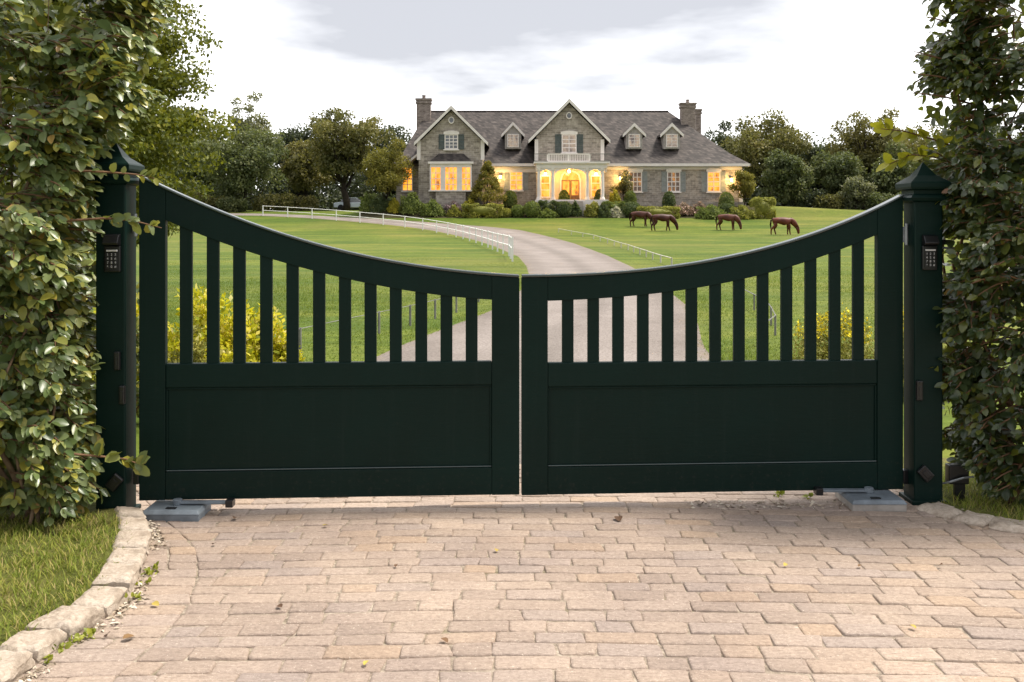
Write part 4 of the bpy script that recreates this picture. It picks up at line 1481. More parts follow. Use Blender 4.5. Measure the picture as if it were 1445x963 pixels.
WF = [(40.5, .02), (47, -.15), (53, -.80), (59, -1.45), (64, -2.2), (70, -3.3), (74, -4.2), (78, -5.3), (82, -7.0), (85, -9.0), (87.3, -11.2), (89.5, -13.9), (92, -17.3), (94.3, -21.2), (96.4, -25.3), (97.6, -26.5)]


def fence(name, label, mat, pts, h, pr, rails, rr, round_=False):
    p0 = pts[len(pts) // 2]
    root = empty(name, (p0[0], p0[1], H(*p0)), label, 'fence')
    for x, y in pts:
        z = H(x, y)
        if round_:
            MB().tube([(x, y, z - .1), (x, y, z + h)], pr, 6).build('post', mat, root)
        else:
            MB().box(x - pr, x + pr, y - pr, y + pr, z - .15, z + h).build('post', mat, root)
    for q in rails:
        MB().tube([(x, y - pr * .6, H(x, y) + h * q) for x, y in pts], rr, 4).build('rail', mat, root)
    return root


fence('white_fence', 'white post and rail fence following the drive up to the house', M['white'], along(WF, 3.1), 1.02, .040, (.95, .52), .024)
LF = [(9.6, -3.1), (12.15, -2.50), (15, -1.62), (17.3, -1.0), (20.5, -.55)]
fence('edging_fence', 'low wire edging fence beside the drive, behind the pickets near the yellow bushes', M['wire_grey'], along(LF, 1.15), .33, .018, (.96,), .006, True)
RF = [(36, 5.9), (40, 6.0), (47, 6.35), (56, 6.6), (64, 6.4), (72, 5.9), (78, 4.6), (82, 3.4)]
fence('edging_fence', 'low pale edging fence across the grass below the grazing horses', M['pale_post'], along(RF, 3.2), .32, .03, (.95,), .02, True)
RF2 = [(12.6, 3.25), (14, 3.8), (16.5, 4.3), (21, 4.75)]
fence('edging_fence', 'low hooped edging fence beside the flowering sage bush', M['wire_grey'], along(RF2, 1.35), .30, .016, (.97,), .010, True)
BF = [(106, 24), (106.5, 28), (107, 33), (107, 38), (106, 44)]
fence('wire_fence', 'thin dark wire fence along the wood edge beyond the last horse', M['wire_grey'], along(BF, 2.4), 1.0, .03, (.95, .5), .012, True)

# ------------------------------------------------------------------ house
hs = empty('stone_house', (HX(803), 100.0, 3.3), 'long grey stone country house with two gables, dormers and lit windows', 'house')
ZB = 2.6            # bottom of walls (below ground)
EZ = HZ(233, 99.6)  # eaves height
FX0, FX1 = HX(559), HX(1047)
FY0, FY1 = 100.0, 114.0
MB().box(FX0, FX1, FY0, FY1, ZB, EZ + .05).build('wall', M['stone'], hs)
MB().box(FX0 - .06, FX1 + .06, FY0 - .06, FY0 + .3, ZB, 3.95).build('plinth', M['stone'], hs)
# main hipped roof
ex0, ex1, ey0, ey1 = HX(554), HX(1058, 99.4), 99.4, 114.6
rz, ry = HZ(157.5, 107.0), 107.0
rx0, rx1 = HX(603, 107), HX(943, 107)
z = EZ + .12
fl = 0.16           # flare height: a lower pitched skirt
mx0, mx1, my0, my1 = ex0 + .9, ex1 - 1.7, ey0 + 1.5, ey1 - 1.5
mz = EZ + .12 + 1.15
vs = [(ex0, ey0, z - .22), (ex1, ey0, z - .22), (ex1, ey1, z - .22), (ex0, ey1, z - .22),
      (ex0, ey0, z), (ex1, ey0, z), (ex1, ey1, z), (ex0, ey1, z),
      (mx0, my0, mz), (mx1, my0, mz), (mx1, my1, mz), (mx0, my1, mz),
      (rx0, ry, rz), (rx1, ry, rz)]
rb = MB()
rb.add(vs, [(3, 2, 1, 0), (0, 1, 5, 4), (1, 2, 6, 5), (2, 3, 7, 6), (3, 0, 4, 7), (4, 5, 9, 8), (5, 6, 10, 9), (6, 7, 11, 10), (7, 4, 8, 11),
            (8, 9, 13, 12), (10, 11, 12, 13), (9, 10, 13), (11, 8, 12)])
roof = rb.build('roof', M['slate'], hs)
MB().tube([(rx0, ry, rz), (rx1, ry, rz)], .11, 6).build('ridge_cap', M['slate'], roof)
gt = MB()
for a, b in ((HX(682), HX(756)), (HX(854), HX(1057))):
    gt.box(a, b, ey0 - .10, ey0 - .003, EZ - .15, EZ + .13)
gt.box(ex1 + .003, ex1 + .10, ey0 - .1, ey1, EZ - .15, EZ + .13)
gt.build('eaves_gutter', M['trim'], hs)
MB().box(HX(682), HX(757), 99.86, 99.997, EZ - .75, EZ - .16).build('frieze', M['trim'], hs)
MB().box(HX(853), HX(1047), 99.9, 99.997, EZ - .45, EZ - .16).build('frieze', M['trim'], hs)
cp = MB()
cp.box(FX1 - .28, FX1 + .08, FY0 - .09, FY0 + .3, ZB, EZ - .5)
cp.build('corner_pilaster', M['trim'], hs)


def chevron(cx, za, hw, ze, t, y0, y1, name, mat, parent):
    mb = MB()
    mb.strip([(cx - hw, ze), (cx, za), (cx + hw, ze)], [(cx - hw, ze - t * 1.25), (cx, za - t * 1.25), (cx + hw, ze - t * 1.25)], y0, y1)
    return mb.build(name, mat, parent)


def window(parent, xc, z0, z1, w, Y, pane, shut=None, cols=2, rows=4, head=True, name='window', sw=.55, sill=True):
    fr = MB()
    t = .10
    y0, y1 = Y - .11, Y - .002
    fr.box(xc - w / 2, xc - w / 2 + t, y0, y1, z0, z1).box(xc + w / 2 - t, xc + w / 2, y0, y1, z0, z1)
    fr.box(xc - w / 2 + t + .001, xc + w / 2 - t - .001, y0, y1, z1 - t, z1).box(xc - w / 2 + t + .001, xc + w / 2 - t - .001, y0, y1, z0, z0 + t)
    iw, ih = w - 2 * t, z1 - z0 - 2 * t
    for i in range(1, cols):
        x = xc - w / 2 + t + iw * i / cols
        fr.box(x - .04, x + .04, y0 + .03, y1 - .03, z0 + t + .001, z1 - t - .001)
    for j in range(1, rows):
        zz = z0 + t + ih * j / rows
        q = .05 if j * 2 == rows else .034
        fr.box(xc - w / 2 + t + .001, xc + w / 2 - t - .001, y0 + .036, y1 - .036, zz - q, zz + q)
    wn = fr.build(name, M['trim'], parent)
    MB().box(xc - w / 2 + t * .5, xc + w / 2 - t * .5, Y - .045, Y - .004, z0 + t * .5, z1 - t * .5).build('pane', pane, wn)
    if head:
        hd = MB()
        hd.box(xc - w / 2 - .10, xc + w / 2 + .10, Y - .17, Y - .003, z1 + .002, z1 + .24)
        hd.prism([(xc - w / 2 - .16, z1 + .243), (xc + w / 2 + .16, z1 + .243), (xc + w * .2, z1 + .36), (xc - w * .2, z1 + .36)], Y - .20, Y - .003)
        hd.build('head', M['trim'], wn)
    if sill:
        MB().box(xc - w / 2 - .1, xc + w / 2 + .1, Y - .2, Y - .003, z0 - .12, z0 - .002).build('sill', M['trim'], wn)
    if shut is not None:
        for s in (-1, 1):
            sx = xc + s * (w / 2 + .04 + sw / 2)
            sh = MB()
            sh.box(sx - sw / 2, sx - sw / 2 + .06, Y - .07, Y - .003, z0, z1).box(sx + sw / 2 - .06, sx + sw / 2, Y - .07, Y - .003, z0, z1)
            for zz in (z0, (z0 + z1) / 2 - .04, z1 - .08):
                sh.box(sx - sw / 2 + .061, sx + sw / 2 - .061, Y - .07, Y - .003, zz, zz + .08)
            k = int((z1 - z0) / .12)
            for i in range(k):
                zz = z0 + (z1 - z0) * (i + .5) / k
                sh.add([(sx - sw / 2 + .06, Y - .055, zz - .05), (sx + sw / 2 - .06, Y - .055, zz - .05), (sx + sw / 2 - .06, Y - .02, zz + .05), (sx - sw / 2 + .06, Y - .02, zz + .05)], [(0, 1, 2, 3)])
            sh.build('shutter', shut, wn)
    return wn


# ---- left gable wing
LY = 97.4
lx0, lx1 = HX(591, LY), HX(681, LY)
lc = HX(637, LY)
za, ze, hw = HZ(149, LY - .5), HZ(201, LY - .5), HX(690, LY - .5) - HX(637.5, LY - .5)
slope = (za - ze) / hw
wz = za - .45 - (lx1 - lc) * slope
wb = MB()
wb.prism([(lx0, ZB), (lx1, ZB), (lx1, wz), (lc, za - .45), (lx0, za - .45 - (lc - lx0) * slope)], LY, 101.5)
wb.build('gable_wall', M['stone'], hs)
chevron(lc, za, hw, ze, .20, LY - .55, 106.0, 'gable_roof', M['slate'], hs)
chevron(lc, za - .04, hw - .02, ze - .02, .27, LY - .66, LY - .56, 'bargeboard', M['trim'], hs)
for xx in (lx0, lx1):
    MB().box(xx - .18, xx + .18, LY - .12, LY - .003, HZ(226, LY), HZ(198, LY)).build('corner_pilaster', M['trim'], hs)
# small lean-to roof verge on the outer side
vb = MB()
vb.strip([(HX(576, LY), HZ(226, LY)), (HX(591, LY) - .01, HZ(214, LY))], [(HX(576, LY), HZ(229.5, LY)), (HX(591, LY) - .01, HZ(217.5, LY))], LY + .5, 100)
vb.build('verge_board', M['trim'], hs)
qn = MB()
for i in range(9):
    zz = 3.4 + i * .43
    qn.box(lx0 - .03, lx0 + (.5 if i % 2 else .3), LY - .035, LY - .002, zz, zz + .38)
qn.build('quoins', M['stone'], hs)


def roundel(xc, zc, r, Y, parent):
    mb = MB()
    n = 20
    vs = []
    for rr, y in ((r, Y - .003), (r, Y - .12), (r * .7, Y - .12), (r * .7, Y - .05)):
        vs += [(xc + rr * .85 * math.cos(2 * math.pi * k / n), y, zc + rr * math.sin(2 * math.pi * k / n)) for k in range(n)]
    fs = []
    for i in range(3):
        for k in range(n):
            a, b = i * n + k, i * n + (k + 1) % n
            fs.append((a, b, b + n, a + n))
    mb.add(vs, fs)
    wn = mb.build('round_window', M['trim'], parent)
    pb = MB()
    pb.add([(xc + r * .72 * .85 * math.cos(2 * math.pi * k / n), Y - .06, zc + r * .72 * math.sin(2 * math.pi * k / n)) for k in range(n)], [tuple(range(n))])
    pb.build('pane', M['glass'], wn)


roundel(lc, HZ(170, LY), .36, LY, hs)
window(hs, lc, HZ(211, LY), HZ(190, LY), 1.35, LY, M['glass'], M['shut_g'], 3, 4, True, sw=.55)
# bay window
BY = 96.6
bx0, bx1 = HX(607, BY), HX(665, BY)
bz0, bz1 = HZ(268.5, BY), HZ(231.5, BY)
bc = (bx0 + bx1) / 2
pf = .55
bayw = MB()
bayw.prism([(bx0 + pf, ZB), (bx1 - pf, ZB), (bx1 - pf, bz0 - .14), (bx0 + pf, bz0 - .14)], BY + .02, LY - .002)
bay = bayw.build('bay_window', M['stone'], hs)
fr = MB()
for x in (HX(607.5, BY), HX(622.5, BY), HX(627.5, BY), HX(645.5, BY), HX(651, BY), HX(664.5, BY)):
    fr.box(x - .07, x + .07, BY - .02, LY - .003, bz0 + .001, bz1 - .001)
fr.box(bx0 - .15, bx1 + .15, BY - .12, LY - .003, bz0 - .13, bz0)
fr.box(bx0, bx1, BY, LY - .003, bz1 - .34, bz1)
fr.box(HX(623, BY), HX(627, BY), BY + .01, BY + .3, bz0 + .002, bz1 - .35).box(HX(646, BY), HX(650.5, BY), BY + .01, BY + .3, bz0 + .002, bz1 - .35)
for a, b, n in ((608, 622, 2), (628, 645, 3), (651, 664, 2)):
    for i in range(1, n):
        x = HX(a + (b - a) * i / n, BY)
        fr.box(x - .04, x + .04, BY + .02, BY + .10, bz0 + .003, bz1 - .36)
    for j in (1, 2, 3):
        zz = bz0 + (bz1 - .34 - bz0) * j / 4
        fr.box(HX(a, BY) + .08, HX(b, BY) - .08, BY + .03, BY + .095, zz - .035, zz + .035)
fr.build('frame', M['trim'], bay)
for a, b in ((607.5, 623), (627.5, 645.7), (650.8, 664.5)):
    MB().box(HX(a, BY) + .03, HX(b, BY) - .03, BY + .12, BY + .16, bz0 + .004, bz1 - .35).build('pane', M['lit'], bay)
hb = MB()
hb.box(bx0 - .2, bx1 + .2, BY - .22, LY - .003, bz1 + .002, bz1 + .22)
hb.build('cornice', M['trim'], bay)
rf = MB()
a0, a1 = bx0 - .1, bx1 + .1
vs = [(a0, BY - .15, bz1 + .223), (a1, BY - .15, bz1 + .223), (a1, LY - .003, bz1 + .223), (a0, LY - .003, bz1 + .223),
      (a0 + .9, LY - .25, HZ(218, LY)), (a1 - .9, LY - .25, HZ(218, LY)), (a1 - .9, LY - .003, HZ(217, LY)), (a0 + .9, LY - .003, HZ(217, LY))]
rf.add(vs, [(0, 1, 2, 3), (0, 1, 5, 4), (1, 2, 6, 5), (2, 3, 7, 6), (3, 0, 4, 7), (4, 5, 6, 7)])
rf.build('bay_roof', M['slate'], bay)
# outer left windows (behind golden tree)
window(hs, HX(575), HZ(270), HZ(236), 1.1, 100, M['lit'], None, 2, 4, True)

# ---- ground floor windows of the long front
for px, mt in ((728.5, 'lit'), (896.5, 'half'), (950.5, 'half'), (1007, 'lit')):
    dy = {728.5: (269, 240)}.get(px, (271, 242.5))
    window(hs, HX(px), HZ(dy[0]), HZ(dy[1]), 1.36, 100, M[mt], M['shut_s'], 3 if mt == 'half' else 2, 4, True, sw=.52)

# ---- dormers
for px in (724, 895, 948):
    D = 100.9
    base = HZ(209, D)
    x = HX(px, D)
    w2 = HX(px + 11.5, D) - x
    zt = HZ(188, D)
    top = HZ(173.5, D) if px > 800 else HZ(172, D)
    db = MB()
    db.prism([(x - w2, base - .1), (x + w2, base - .1), (x + w2, zt), (x, zt + w2 * 1.05), (x - w2, zt)], D, D + 5.2)
    do = db.build('dormer', M['dormer'], hs)
    mb = MB()
    hw2 = w2 + .33
    mb.strip([(x - hw2, zt - .12), (x, top), (x + hw2, zt - .12)], [(x - hw2, zt - .34), (x, top - .26), (x + hw2, zt - .34)], D - .05, D + 6)
    mb.build('dormer_roof', M['slate'], do)
    mb = MB()
    mb.strip([(x - hw2 - .03, zt - .16), (x, top - .03), (x + hw2 + .03, zt - .16)], [(x - hw2 - .03, zt - .46), (x, top - .38), (x + hw2 + .03, zt - .46)], D - .24, D - .053)
    mb.build('dormer_bargeboard', M['trim'], do)
    fr = MB()
    ww = w2 * .72
    z0, z1 = base + .05, zt - .12
    fr.box(x - ww, x - ww + .08, D - .1, D - .003, z0, z1).box(x + ww - .08, x + ww, D - .1, D - .003, z0, z1)
    fr.box(x - ww + .081, x + ww - .081, D - .1, D - .003, z1 - .08, z1).box(x - ww + .081, x + ww - .081, D - .1, D - .003, z0, z0 + .08)
    fr.box(x - .03, x + .03, D - .09, D - .02, z0 + .081, z1 - .081)
    for j in (1, 2, 3):
        zz = z0 + (z1 - z0) * j / 4
        fr.box(x - ww + .081, x + ww - .081, D - .088, D - .022, zz - .022, zz + .022)
    fr.build('dormer_frame', M['trim'], do)
    MB().box(x - ww + .04, x + ww - .04, D - .04, D - .004, z0 + .04, z1 - .04).build('pane', M['soft'], do)

# ---- centre gable
CY = 98.6
cx0, cx1 = HX(757, CY), HX(850, CY)
cc = HX(803, CY)
za, ze = HZ(139.5, CY - .5), HZ(197.5, CY - .5)
hw = HX(861, CY - .5) - HX(803, CY - .5)
slope = (za - ze) / hw
MB().prism([(cx0, ZB), (cx1, ZB), (cx1, za - .45 - (cx1 - cc) * slope), (cc, za - .45), (cx0, za - .45 - (cc - cx0) * slope)], CY, 101.5).build('gable_wall', M['stone'], hs)
chevron(cc, za, hw, ze, .20, CY - .55, 107.0, 'gable_roof', M['slate'], hs)
chevron(cc, za - .04, hw - .02, ze - .02, .27, CY - .66, CY - .56, 'bargeboard', M['trim'], hs)
for xx in (cx0, cx1):
    MB().box(xx - .18, xx + .18, CY - .12, CY - .003, HZ(227, CY), HZ(197, CY)).build('corner_pilaster', M['trim'], hs)
roundel(cc, HZ(163.5, CY), .36, CY, hs)
window(hs, HX(803, CY), HZ(216, CY), HZ(190, CY), 1.5, CY, M['soft'], M['shut_g'], 2, 4, True, sw=.62)

# ---- portico
PY = 96.3
pz0 = HZ(282, PY)
pzt = HZ(228.5, PY)
pze = HZ(237.5, PY)
px0, px1 = HX(757, PY), HX(857, PY)
por = MB()
por.box(px0 - .1, px1 + .1, PY - .15, CY - .003, ZB - .4, pz0)
por_o = por.build('portico', M['trim'], hs)
cols = [760.5, 780.5, 829, 850.5]
for c in cols:
    x = HX(c, PY)
    MB().lathe(x, PY + .25, [(.27, pz0 + .002), (.27, pz0 + .10), (.22, pz0 + .14), (.24, pz0 + .20), (.175, pz0 + .27), (.18, pz0 + 1.1), (.155, pze - .35), (.17, pze - .33), (.155, pze - .30), (.21, pze - .2), (.24, pze - .15), (.24, pze - .003)], 16).build('column', M['trim'], por_o, smooth=False)
# entablature with three arches
ent = MB()


def arch(x0, x1, rise, n=14):
    c, hw_ = (x0 + x1) / 2, (x1 - x0) / 2
    us = np.linspace(-1, 1, n)
    return [(c + hw_ * u, pze - .62 + rise * math.sqrt(max(0, 1 - u * u)) ** .9) for u in us]


spans = [(HX(760.5, PY), HX(780.5, PY), .48), (HX(780.5, PY), HX(829, PY), .55), (HX(829, PY), HX(850.5, PY), .48)]
for a, b, r in spans:
    bt = arch(a + .19, b - .19, r)
    ent.strip([(u, pze) for u, _ in bt], bt, PY + .12, PY + .38)
ent.box(px0, px1, PY + .02, PY + .48, pze + .002, pzt - .18)
ent.build('arched_beam', M['trim'], por_o)
MB().box(px0 - .25, px1 + .25, PY - .25, CY - .003, pzt - .178, pzt).build('portico_roof', M['trim'], por_o)
for s in (px0 + .1, px1 - .1):
    MB().box(s - .12, s + .12, PY + .5, CY - .004, pze - .35, pzt - .18).build('side_beam', M['trim'], por_o)
# balustrade
bal = MB()
bz = HZ(217, PY)
xa, xb = HX(773, PY), HX(832, PY)
bal.box(xa, xb, PY + .0, PY + .12, bz - .1, bz).box(xa, xb, PY + .01, PY + .11, pzt + .002, pzt + .1)
nb = 24
for i in range(nb + 1):
    x = xa + (xb - xa) * i / nb
    w = .09 if i in (0, nb, nb // 2) else .035
    bal.box(x - w, x + w, PY + .02, PY + .10, pzt + .101, bz - .101)
bal.build('balustrade', M['trim'], por_o)
irn = MB()
for a, b in ((HX(754, PY), xa - .1), (xb + .1, HX(860, PY))):
    irn.box(a, b, PY + .03, PY + .07, bz - .06, bz).box(a, b, PY + .035, PY + .065, pzt + .05, pzt + .1)
    k = int((b - a) / .13)
    for i in range(k + 1):
        x = a + (b - a) * i / k
        irn.box(x - .012, x + .012, PY + .04, PY + .06, pzt + .002, bz - .061)
irn.build('iron_railing', M['wire_grey'], por_o)
# porch back wall, door and side windows
MB().box(px0 + .25, px1 - .25, CY - .06, CY - .004, pz0 + .002, pze + .3).build('porch_wall', M['cream'], por_o)
MB().box(px0 + .23, px1 - .23, PY + .5, CY - .07, pze + .05, pze + .12).build('porch_ceiling', M['cream'], por_o)
DY = CY - .065
dx0, dx1 = HX(790, DY), HX(820, DY)
dm = (dx0 + dx1) / 2
dt = pz0 + 2.05
fr = MB()
us = np.linspace(-1, 1, 13)
o_ = [(dm + (dx1 - dx0) / 2 * u, dt + 1.0 * math.sqrt(max(0, 1 - u * u))) for u in us]
i_ = [(dm + ((dx1 - dx0) / 2 - .16) * u, dt + .82 * math.sqrt(max(0, 1 - u * u))) for u in us]
fr.strip(o_, i_, DY - .14, DY)
fr.box(dx0, dx0 + .16, DY - .14, DY, pz0 + .003, dt - .001).box(dx1 - .16, dx1, DY - .14, DY, pz0 + .003, dt - .001)
dr = fr.build('front_door', M['trim'], hs)
lf = MB()
q = (dx1 - dx0 - .32) / 2
for k in range(2):
    a = dx0 + .16 + q * k + .01
    b = a + q - .02
    for xx in (a, b - .1):
        lf.box(xx, xx + .1, DY - .08, DY - .02, pz0 + .004, dt - .02)
    lf.box(a + .101, b - .101, DY - .08, DY - .02, pz0 + .004, pz0 + .5).box(a + .101, b - .101, DY - .08, DY - .02, dt - .12, dt - .02)
lf.build('door_leaf', M['door'], dr)
pn = MB()
pts_ = [(dm + ((dx1 - dx0) / 2 - .1) * u, dt + .78 * math.sqrt(max(0, 1 - u * u))) for u in us]
pn.strip(pts_, [(x, pz0 + .3) for x, _ in pts_], DY - .018, DY - .008)
pn.build('door_glass', M['lit'], dr)
MB().box(dm - .04, dm - .02, DY - .12, DY - .081, pz0 + 1.0, pz0 + 1.12).build('door_handle', M['zinc'], dr)
for pxw in (769.5, 840.5):
    window(hs, HX(pxw, CY), pz0 + .25, pz0 + 2.5, 1.0, CY - .062, M['lit'], None, 1, 3, False, sill=False)
stp = MB()
for i in range(4):
    stp.box(HX(788, PY), HX(822, PY), PY - .5 - .32 * i, PY - .16 - .32 * i + .001 * i, ZB - .6, pz0 - .16 * (i + 1))
stp.build('steps', M['concrete'], por_o)

# ---- chimneys
def chimney(xc, d, w, top, base, pots, wdep=1.1):
    x0, x1 = xc - w / 2, xc + w / 2
    mb = MB()
    mb.box(x0, x1, d, d + wdep, base, top - .55)
    ch = mb.build('chimney', M['chim'], hs)
    cb_ = MB()
    cb_.box(x0 - .10, x1 + .10, d - .10, d + wdep + .10, top - .548, top - .38).box(x0 - .04, x1 + .04, d - .04, d + wdep + .04, top - .378, top - .2).box(x0 - .13, x1 + .13, d - .13, d + wdep + .13, top - .198, top)
    cb_.build('chimney_cap', M['chim'], ch)
    for p in range(pots):
        MB().lathe(x0 + w * (p + 1) / (pots + 1), d + wdep / 2, [(.19, top + .002), (.17, top + .3), (.21, top + .32), (.2, top + .4)], 10).build('chimney_pot', M['chim'], ch)


chimney(HX(597.5, 105.5), 105.5, HX(608, 105.5) - HX(588.5, 105.5), HZ(139, 105.5), 8.5, 1)
chimney(HX(971.5, 105), 105.0, HX(982, 105) - HX(962, 105), HZ(145, 105), 8.5, 1)
chimney(HX(986, 109), 109.0, HX(989.5, 109) - HX(982.5, 109), HZ(154, 109), 8.0, 0)

# lamps the photo shows: porch pendant, wall lantern by the climbing plant, wall lantern at the house end
def lantern(x, y, z, label, power, hang=0.0):
    root = empty('wall_lantern' if not hang else 'porch_lantern', (x, y, z), label, 'lantern')
    MB().lathe(x, y, [(.03, z - .17), (.11, z - .15), (.14, z + .1), (.05, z + .16)], 8).build('glass', M['lamp'], root)
    b = MB()
    b.lathe(x, y, [(.17, z + .161), (.12, z + .2), (.03, z + .27)], 8)
    if hang:
        b.tube([(x, y, z + .26), (x, y, z + hang)], .015, 5)
    else:
        b.box(x - .03, x + .03, y + .02, y + .24, z + .20, z + .25)
    b.build('bracket', M['black'], root)
    ld = bpy.data.lights.new('lantern_light', 'POINT')
    ld.energy = power
    ld.color = (1, .62, .20)
    ld.shadow_soft_size = .16
    lo = bpy.data.objects.new('lantern_light', ld)
    COL.objects.link(lo)
    lo.parent = root
    lo.location = (0, -.32, -.05)


lantern(HX(803, 97.4), 97.4, HZ(242, 97.4), 'glowing pendant lantern hanging in the porch before the front door', 120, .55)
lantern(HX(769.5, CY - .3), CY - .3, HZ(246, CY), 'glowing wall lantern in the narrow porch arch toward the bay window', 45)
lantern(HX(841, CY - .3), CY - .3, HZ(246, CY), 'glowing wall lantern in the narrow porch arch toward the horses', 45)
lantern(HX(875), 99.72, HZ(252), 'glowing wall lantern above the climbing plant beside the portico', 110)
lantern(HX(1031), 99.72, HZ(254), 'glowing wall lantern at the house corner behind the small tree', 110)
lantern(HX(706), 99.72, HZ(250), 'glowing wall lantern beside the small rounded tree and lit window', 70)


# ------------------------------------------------------------------ garden
def topiary_mesh(kind, seed):
    """Unit shrub: radius 1 wide, height 1."""
    rng = np.random.default_rng(seed)
    n = 2200 if kind != 'hedge' else 6500
    u = rng.random(n)
    a = rng.uniform(0, 2 * math.pi, n)
    if kind == 'ball':
        d = rand_unit(n, rng)
        lump = 1 + .05 * np.sin(d[:, 0] * 7 + seed) * np.cos(d[:, 2] * 6) + rng.normal(size=n) * .025
        pos = d * lump[:, None] * np.array([[1, 1, .5]]) + np.array([[0, 0, .5]])
        nrm = d
    elif kind == 'cone':
        t = rng.random(n) ** 1.1
        r = np.where(t < .3, .80 + .2 * np.sin(t / .3 * 1.5708), np.sqrt(np.maximum(0, 1 - ((t - .3) / .7) ** 2.2))) * (1 + rng.normal(size=n) * .03)
        pos = np.stack([np.cos(a) * r, np.sin(a) * r, t], 1)
        nrm = np.stack([np.cos(a), np.sin(a), .25 + t], 1)
    elif kind == 'mound':
        d = rand_unit(n, rng)
        d[:, 2] = np.abs(d[:, 2])
        lump = 1 + .16 * np.sin(d[:, 0] * 6 + seed) * np.cos(d[:, 1] * 5 + seed) + .12 * np.sin(d[:, 2] * 9 + d[:, 0] * 7) + rng.normal(size=n) * .07
        pos = d * lump[:, None] * np.array([[1, 1, .9]])
        nrm = d
    else:
        d = rand_unit(n, rng)
        d = np.sign(d) * np.abs(d) ** .42
        d = d / np.maximum(np.abs(d).max(axis=1, keepdims=True), .92)
        pos = d * np.array([[1, 1, .5]]) * (1 + rng.normal(size=(n, 1)) * .03) + np.array([[0, 0, .5]])
        pos[:, 2] += .05 * np.sin(pos[:, 0] * 9 + seed)
        nrm = d
    return pos, nrm


def shrub(kind, px, top, base, w, mat, label, seed, name, d=None, deep=None):
    d = d or solve_d(px, base)
    x, z0 = HX(px, d), 0
    z0 = H(x, d)
    h = max(.3, HZ(top, d) - z0)
    r = w * d / F / 2
    pos, nrm = topiary_mesh(kind, seed)
    rng = np.random.default_rng(seed + 500)
    ry_ = (deep or min(r, .9))
    pos = pos * np.array([[r, ry_, h]])
    sz = .14 if kind != 'mound' else .19
    nn = norm(nrm) + rng.normal(size=pos.shape) * .4
    T = rng.normal(size=pos.shape) + norm(nrm) * .4 + np.array([[0, 0, .2]])
    # a solid leafy heart so that nothing shows through
    hv, hf = [], []
    for i in range(7):
        ph = math.pi * i / 6
        for k in range(10):
            th = 2 * math.pi * k / 10
            rr = math.sin(ph) * (.74 if kind != 'cone' else .76 * (1 if i > 2 else .85))
            zz = .5 - .38 * math.cos(ph) if kind != 'mound' else .36 - .40 * math.cos(ph)
            hv.append((rr * r * math.cos(th), rr * ry_ * math.sin(th), h * (zz if kind != 'cone' else (1 - zz) * .9)))
    for i in range(6):
        for k in range(10):
            a, b = i * 10 + k, i * 10 + (k + 1) % 10
            hf.append((a, b, b + 10, a + 10))
    if kind == 'cone':
        hv = [(p[0], p[1], p[2]) for p in hv]
    me = leaf_mesh(name, pos, T, nn, sz * rng.uniform(.6, 1.2, len(pos)), .8, extra=(hv, hf))
    o = link(me, name, M[mat], None, (x, d, z0))
    return tag(o, label, {'ball': 'shrub', 'cone': 'topiary', 'mound': 'shrub', 'hedge': 'hedge'}[kind], 'clipped shrubs before the house' if kind in ('ball', 'cone') else None)


